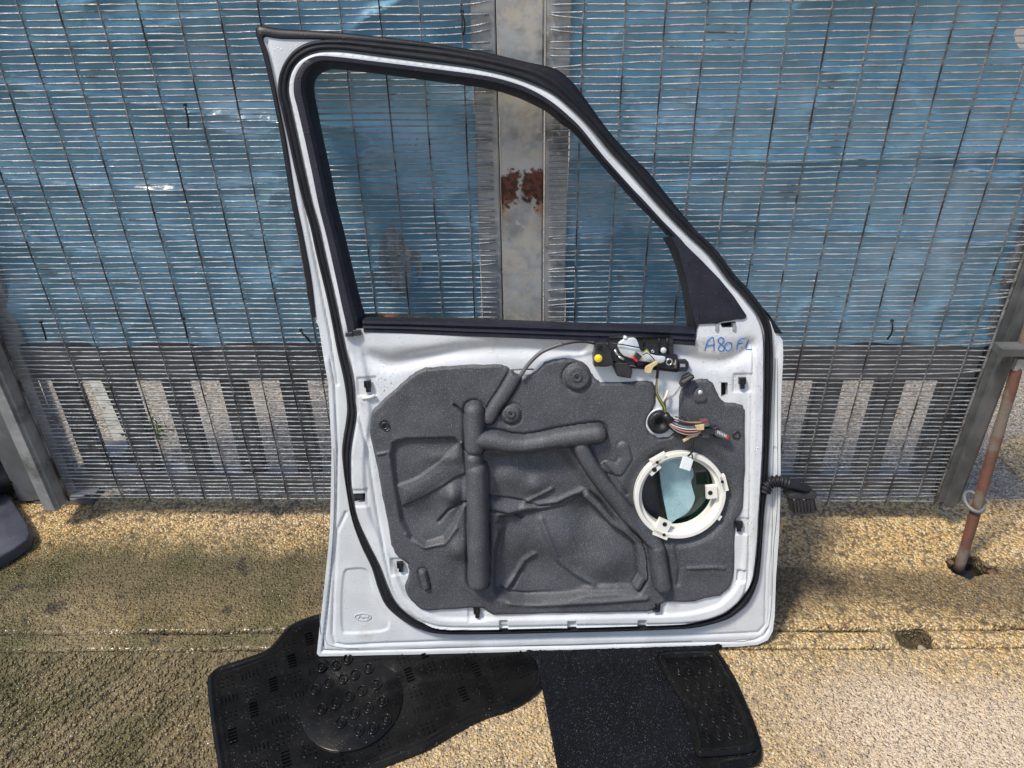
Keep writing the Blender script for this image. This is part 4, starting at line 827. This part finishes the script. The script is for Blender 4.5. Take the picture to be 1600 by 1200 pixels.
# cream rubber stops under the upper left clip
MB().tube(d3([(566, 622), (577, 621), (586, 618)], .026), .0035, 8).build('rubber_stop', M['cream'], door, True)
# jaws below the mirror sail
for x, y in ((1120, 511), (1147, 511)):
    c = dl([(x, y)], .028)[0]; MB().box((c[0], c[1], .024), (.008, .020, .012), None, .6).build('sail_clip', M['steel'], door)
gc = dl([(1031, 660)], .03)[0]; gr = 17.5*PXM
MB().lathe((*gc, .024), [(.0055, -.004), (.0055, .004), (.008, .007), (gr*.5, .0085), (gr*.62, .0115), (gr*.92, .0105), (gr, .006), (gr*1.02, -.004)], 36).build('grommet', M['seal'], door, True)
MB().lathe((*gc, .026), [(0, -.001), (.0058, -.001)], 16).build('grommet_bore', M['hole'], door)
# white cup edge behind the grommet
MB().lathe((gc[0]+.001, gc[1]-.001, .022), [(gr*1.02, .0), (gr*1.1, .004), (gr*1.22, .003), (gr*1.25, -.004)], 36).build('grommet_seat', M['paint'], door, True)

# ------------------------------------------------------------------ handle carrier
z3 = lambda pts, w_=.03: dl([(910+x/8, 500+y/8) for x, y in pts], w_)
hc_ = empty('handle_carrier'); hc_.parent = door
mb = MB(); mb.prism(z3([(320, 215), (800, 190), (1080, 195), (1120, 215), (1138, 250), (1138, 430), (1185, 440), (1198, 500), (1195, 640), (1100, 640), (760, 618), (560, 600), (440, 540), (330, 500)]), .016, .034, .003); mb.build('carrier_plate', M['plastic'], hc_, False)
mb = MB(); mb.prism(z3([(150, 262), (290, 258), (298, 300), (330, 320), (380, 540), (270, 565), (135, 560), (130, 420), (142, 400)]), .016, .050, .003); mb.build('latch_block', M['plastic'], hc_, False)
mb = MB(); mb.prism(z3([(190, 310), (240, 310), (240, 370), (190, 370)], .05), .049, .054, .002); mb.build('square_boss', M['gloss'], hc_)
c = z3([(200, 482)], .052)[0]; MB().lathe((*c, .050), [(0, .005), (.0062, .005), (.0078, .0035), (.008, 0)], 24).build('yellow_cap', M['yellow'], hc_, True)
mb = MB(); mb.prism(z3([(1200, 500), (1300, 498), (1330, 530), (1330, 605), (1300, 640), (1195, 645)]), .018, .032, .002); mb.build('end_lug', M['plastic'], hc_)
mb = MB(); mb.prism(z3([(1218, 548), (1285, 548), (1285, 590), (1218, 590)], .032), .031, .0335, .001); mb.build('lug_slot', M['steel'], hc_)
mb = MB(); mb.prism(z3([(400, 520), (560, 520), (620, 620), (600, 720), (520, 710), (430, 690), (370, 560)]), .018, .040, .003); mb.build('lower_arm', M['plastic'], hc_)
mb = MB()
for q in ([(660, 200), (672, 600)], [(790, 190), (765, 360)], [(960, 192), (968, 420)], [(1060, 210), (1075, 430)]):
    a, b_ = z3(q, .036); mb.tube([(a[0], a[1], .034), (b_[0], b_[1], .034)], .0022, 6)
a, b_ = z3([(330, 225), (1100, 200)], .036); mb.tube([(a[0], a[1], .035), (b_[0], b_[1], .035)], .003, 6)
a, b_ = z3([(430, 560), (1190, 640)], .036); mb.tube([(a[0], a[1], .034), (b_[0], b_[1], .034)], .003, 6)
mb.build('stiffening_ribs', M['gloss'], hc_, True)
for q in ([(690, 215), (780, 200), (770, 290), (720, 300)], [(980, 215), (1060, 215), (1100, 290), (970, 300)], [(805, 215), (950, 205), (950, 290), (805, 290)]):
    MB().prism(z3(q, .034), .033, .0346, .0005).build('pocket', M['hole'], hc_)
MB().prism(cr(z3([(445, 300), (500, 250), (560, 230), (640, 222), (675, 240), (705, 300), (735, 390), (830, 420), (940, 448), (1040, 465), (1025, 525), (960, 545), (830, 530), (700, 510), (600, 480), (510, 445), (455, 370)], .042), 60, True), .036, .0425, .0025).build('handle_lever', M['silver'], hc_, True, auto=50)
c = z3([(535, 222)], .038)[0]; MB().lathe((*c, .033), [(0, .010), (.004, .010), (.0045, .008), (.0045, 0)], 12).build('pivot_pin', M['silver'], hc_, True)
for (x, y, r0, r1) in ((1085, 525, .0045, .0078), (880, 393, .0015, .0033), (1015, 380, .0, .0058)):
    c = z3([(x, y)], .036)[0]; MB().lathe((*c, .0345), [(r0, .0), (r0, .003), (r1*.8, .0035), (r1, .002), (r1, -.001)], 20).build('bushing', M['steel'] if r0 != .0 else M['paint'], hc_, True)
mb = MB()
for q in ([(405, 370), (430, 430), (460, 440)], [(450, 455), (490, 480), (520, 490)], [(1140, 560), (1165, 500), (1160, 600)]):
    P_ = z3(q, .040); mb.tube([(*p_, .040) for p_ in P_], .003, 6)
mb.build('return_spring', M['steel'], hc_, True)
for col, q in (('plastic', [(680, 400), (742, 452), (700, 512), (640, 462)]), ('red', [(640, 452), (700, 505), (668, 524), (614, 470)])):
    MB().prism(z3(q, .05), .043, .054, .001).build('switch_plug' if col == 'plastic' else 'plug_lock', M[col], hc_)
mb = MB(); P_ = z3([(330, 288), (520, 312), (720, 350), (770, 352), (1120, 318)], .05); mb.tube([(*p_, .0475) for p_ in P_], .0011, 6).build('pull_wire', M['tie'], hc_, True)

# release cable running down to the foam
P_ = cr(dl([(812, 588), (828, 566), (846, 550), (866, 541), (880, 537)], .034), 24); MB().tube([(*p_, .036) for p_ in P_], .0042, 10).build('release_cable_sleeve', M['cablegrey'], door, True)
P_ = cr(dl([(878, 538), (895, 535), (912, 534), (930, 537)], .034), 16); MB().tube([(*p_, .036) for p_ in P_], .0022, 8).build('release_cable', M['tie'], door, True)
MB().tube([(*p_, .030) for p_ in dl([(798, 578), (815, 577), (834, 577)], .03)], .0016, 6).build('cable_tail', M['cablegrey'], door, True)

# ------------------------------------------------------------------ wiring
wr = empty('wiring_loom'); wr.parent = door
z4 = lambda pts, w_=.04: dl([(880+x/4, 460+y/4) for x, y in pts], w_)
cols = {'green': (.05, .16, .05), 'yellow': (.45, .36, .05), 'white': (.55, .56, .55), 'brown': (.10, .05, .03), 'black': (.012, .012, .012), 'violet': (.13, .05, .17), 'orange': (.45, .16, .03), 'grey': (.18, .18, .19), 'pale_blue': (.2, .35, .45), 'pink': (.5, .2, .22)}
WM = {k: mat(k+'_wire_insulation', v, None, rough=.35) for k, v in cols.items()}
def wire(pts, col, r=.0012, w_=.04, jit=0, dw=None):
    P_ = z4(pts, w_); P_ = cr(P_, 20)
    ww = w_+.006*np.sin(np.linspace(0, math.pi, 20)) if dw is None else np.interp(np.linspace(0, 1, 20), np.linspace(0, 1, len(dw)), dw)
    return MB().tube(np.column_stack([P_, ww]), r, 6).build('wire', WM[col], wr, True)
for i, (col, off) in enumerate([('green', 0), ('yellow', 6), ('brown', -6), ('black', 10)]):
    wire([(588, 440), (583+off*.4, 520), (577+off*.5, 600), (598+off, 655), (625+off, 700), (636+off*.6, 750)], col)
MB().tube([(*p_, .043) for p_ in z4([(592, 440), (588, 490), (584, 520)], .04)], .0030, 8).build('loom_sleeve', M['tie'], wr, True)
for i, (col, a) in enumerate([('green', 340), ('yellow', 348), ('white', 356), ('black', 366)]):
    wire([(495, 370+i*3), (520, a), (545, 380), (575, 415)], col, .0009, .052)
MB().prism(cr(z4([(508, 478), (515, 450), (560, 425), (580, 412), (590, 430), (560, 455), (545, 490), (515, 488)], .05), 24, True), .050, .055, .001).build('masking_tape_flag', M['tape'], wr)
wire([(637, 700), (635, 655), (680, 630), (705, 605), (735, 570)], 'brown', .0012, .036); wire([(640, 700), (640, 660), (690, 628), (715, 600), (738, 572)], 'grey', .0012, .037)
wire([(655, 600), (630, 650), (610, 690)], 'white', .0030, .030)
mb = MB(); mb.prism(z4([(728, 560), (752, 510), (790, 492), (815, 505), (820, 520), (760, 570), (738, 580)], .04), .030, .044, .002); mb.build('small_plug', M['plastic'], wr)
mb = MB(); mb.prism(z4([(738, 545), (800, 508), (812, 514), (752, 556)], .046), .044, .047, .0005); mb.build('plug_latch', M['cablegrey'], wr)
names = ['yellow', 'white', 'violet', 'black', 'green', 'pale_blue', 'white', 'brown', 'white', 'black', 'white', 'grey', 'black', 'pink', 'orange', 'white']
for i, col in enumerate(names):
    t = i/(len(names)-1); y0 = 762+t*26; y1 = 800+t*62
    wire([(640+random.uniform(-4, 4), y0), (690+random.uniform(-8, 8), 770+t*72+random.uniform(-5, 5)), (770+random.uniform(-8, 8), 790+t*78+random.uniform(-5, 5)), (870, y1+random.uniform(-5, 5))], col, .00125, .036+.012*random.random())
MB().tube([(*p_, .045) for p_ in z4([(628, 745), (650, 770), (672, 790)], .04)], .008, 10).build('loom_sleeve', M['tie'], wr, True)
wire([(640, 790), (700, 850), (760, 895), (790, 880)], 'black', .0030, .034); wire([(640, 800), (690, 850), (750, 870)], 'black', .0022, .034)
wire([(700, 765), (740, 765), (765, 790), (790, 800)], 'black', .0015, .038)
MB().prism(z4([(820, 815), (880, 812), (878, 845), (835, 848)], .05), .046, .054, .001).build('masking_tape_flag', M['tape'], wr)
MB().prism(z4([(748, 912), (790, 885), (850, 870), (845, 885), (800, 900), (755, 926)], .045), .040, .044, .001).build('masking_tape_flag', M['tape'], wr)
for q, w0, w1, mm in (([(862, 790), (905, 785), (915, 822), (872, 830)], .030, .048, 'cablegrey'), ([(868, 858), (915, 862), (915, 898), (872, 898)], .030, .044, 'cablegrey'), ([(865, 835), (945, 845), (945, 870), (865, 868)], .034, .050, 'plastic'), ([(940, 850), (985, 850), (1035, 880), (1030, 908), (985, 895), (938, 875)], .030, .048, 'cablegrey'), ([(950, 885), (1000, 895), (995, 912), (955, 905)], .028, .040, 'plastic'), ([(935, 838), (965, 825), (985, 850), (950, 855)], .030, .046, 'plastic')):
    o = MB().prism(z4(q, .045), w0, w1, .0015).build('plug', M[mm], wr)
MB().prism(z4([(868, 790), (900, 786), (902, 794), (870, 798)], .05), .048, .0495).build('plug_lock', M['red'], wr)
MB().prism(z4([(1020, 880), (1036, 884), (1030, 908), (1018, 902)], .05), .047, .0495).build('plug_lock', M['red'], wr)
mb = MB()
for k in range(6):
    c = z4([(968+k*10, 862+k*5)], .05)[0]; mb.box((*c, .0485), (.0018, .006, .002))
mb.build('plug_pins', M['silver'], wr)
# lead down to the white tag across the speaker ring
wire([(792, 880), (806, 905), (803, 950), (800, 985), (780, 1010)], 'black', .0022, .040); wire([(800, 985), (803, 1010), (803, 1030)], 'black', .0014, .042)
MB().prism(z4([(748, 1008), (812, 1028), (790, 1102), (726, 1082)], .04), .040, .0455, .0015).build('small_white_plug', M['whitetag'], wr)
# bellows and big connector on the hinge side
bw = empty('door_loom_bellows'); bw.parent = door
z5 = lambda pts, w_=.03: dl([(1180+x/12, 720+y/12) for x, y in pts], w_)
cl_ = cr(np.vstack([z5([(190, 600), (215, 530), (270, 440), (360, 400), (470, 395), (560, 420), (640, 450)], .02)]), 60); rr = [.0115+.0022*math.sin(i/60*2*math.pi*9) for i in range(60)]
MB().tube(np.column_stack([cl_, np.full(60, .016)]), rr, 16).build('bellows', M['seal'], bw, True)
cl_ = cr(z5([(600, 435), (720, 460), (860, 510), (1000, 560)], .02), 16); MB().tube(np.column_stack([cl_, np.full(16, .016)]), np.linspace(.0128, .0095, 16), 14).build('boot', M['seal'], bw, True)
MB().prism(cr(z5([(600, 600), (700, 570), (900, 590), (1100, 560), (1110, 640), (1070, 680), (640, 680), (595, 645)], .02), 40, True), -.004, .034, .003).build('connector_collar', M['plastic'], bw, False)
MB().prism(z5([(640, 672), (1060, 672), (1100, 955), (715, 985)], .02), -.002, .030, .002).build('connector_body', M['plastic'], bw, False)
mb = MB()
for k in range(6):
    a, b_ = z5([(690+k*66, 680), (745+k*62, 972)], .032); mb.tube([(a[0], a[1], .0295), (b_[0], b_[1], .0295)], .0016, 5)
mb.build('connector_ribs', M['gloss'], bw, True)
MB().prism(z5([(1070, 680), (1110, 700), (1160, 930), (1100, 940)], .02), .0, .022, .002).build('locking_lever', M['gloss'], bw)
for x in (735, 915):
    c = z5([(x, 725)], .032)[0]; MB().lathe((*c, .0298), [(0, .001), (.0022, .001), (.0025, 0)], 8).build('catch', M['steel'], bw)

# ------------------------------------------------------------------ handwriting and embossed oval
def strokes(name, S, r, m, w_, hgt, f=lambda q: q, flat=.35, parent=door):
    mb = MB()
    for q in S:
        P_ = f(q); P_ = cr(P_, max(4, len(q)*4)) if len(q) > 2 else P_
        hh = np.array([hgt(*p_) for p_ in P_]); mb.tube(np.column_stack([P_, hh]), r, 6)
    return mb.build(name, m, parent, True)
hw = lambda x, y: float(hs(np.array([x]), np.array([y]))[0])+.0006
strokes('marker_writing', [[(885, 347), (890, 320), (898, 288), (915, 268), (930, 264), (936, 290), (939, 320), (942, 352)], [(893, 320), (915, 315), (938, 312)],
    [(995, 272), (978, 264), (964, 275), (966, 295), (985, 310), (1003, 330), (998, 350), (978, 352), (967, 338), (975, 318), (992, 300), (1000, 285), (993, 270)],
    [(1022, 296), (1010, 310), (1008, 332), (1018, 348), (1036, 350), (1050, 335), (1050, 312), (1040, 298), (1022, 296)],
    [(1090, 348), (1089, 320), (1092, 295), (1098, 278), (1115, 272), (1132, 274)], [(1090, 312), (1105, 308), (1121, 306)], [(1124, 338), (1127, 341)],
    [(1160, 283), (1155, 315), (1150, 345), (1165, 346), (1180, 343)]], .0010, M['marker'], .02, hw, lambda q: z4(q, .019))
oc = (567, 964); ov = [(oc[0]+12.5*math.cos(a), oc[1]+5.6*math.sin(a)) for a in np.linspace(0, 2*math.pi, 32)]
fw = [[(559, 962), (561, 960), (565, 960)], [(562, 960), (561, 964), (559, 967)], [(560, 963.5), (564, 963.2)], [(566, 964), (565, 966), (567, 966.5), (568, 964.5), (566, 964)], [(569, 964), (569, 966.5)], [(569, 964.6), (571, 963.8)], [(574, 964), (572, 965.5), (573, 966.6), (575, 965.5), (576, 960.5), (575.5, 966.5)]]
strokes('embossed_oval', [ov], .0010, M['emboss'], .0, hw, lambda q: dl(q, .002)); strokes('embossed_lettering', fw, .0008, M['emboss'], .0, hw, lambda q: dl(q, .002))

# ------------------------------------------------------------------ rain drops
wd = bpy.data.materials.new('rain_water'); wd.use_nodes = True; b_ = wd.node_tree.nodes['Principled BSDF']; b_.inputs['Roughness'].default_value = .02; b_.inputs['IOR'].default_value = 1.33; b_.inputs['Transmission Weight'].default_value = 1.0
def drops(name, poly, n, hfun, parent, seed, rmin=.0006, rmax=.0017):
    rg = np.random.default_rng(seed); P = np.asarray(poly); a, b = P.min(0), P.max(0); X = rg.uniform(a[0], b[0], n*6); Y = rg.uniform(a[1], b[1], n*6)
    k = sdf(X, Y, P) > .002; X, Y = X[k][:n], Y[k][:n]; Z = hfun(X, Y); mb = MB()
    for x, y, z in zip(X, Y, Z):
        r = rmin+(rmax-rmin)*rg.random()**2.5; V = [(x+r*c*math.cos(t), y+r*c*math.sin(t)*1.15, z+q*r) for c, q in ((1, 0), (.75, .4)) for t in np.linspace(0, 2*math.pi, 7)[:-1]]+[(x, y, z+.55*r)]
        mb.add(V, [(i, (i+1) % 6, 6+(i+1) % 6, 6+i) for i in range(6)]+[(6+i, 6+(i+1) % 6, 12) for i in range(6)])
    o = mb.build(name, wd, parent, True); o['kind'] = 'stuff'
drops('rain_drops', sl_, 260, lambda X, Y: .0305+0*X, door, 1)
_rp = crp(run, 3); _o = dl(_rp[:, :2]*.72+_rp[:, 2:]*.28, .02); _i = dl(_rp[:, :2]*.5+_rp[:, 2:]*.5, .02)
drops('rain_drops', np.vstack([_o, _i[::-1]]), 420, lambda X, Y: .0271+0*X, door, 2)
drops('rain_drops', dl([(1172, 540), (1192, 545), (1190, 760), (1170, 900), (1166, 760)], .025), 260, hs, door, 3, .0006, .0013)
drops('rain_drops', dl([(560, 545), (640, 580), (580, 640), (600, 800), (566, 700)], .025), 200, hs, door, 4, .0006, .0013)
drops('rain_drops', dl([(1095, 515), (1160, 505), (1165, 620), (1120, 600), (1095, 580), (1085, 545)], .02), 200, hs, door, 5, .0006, .0013)
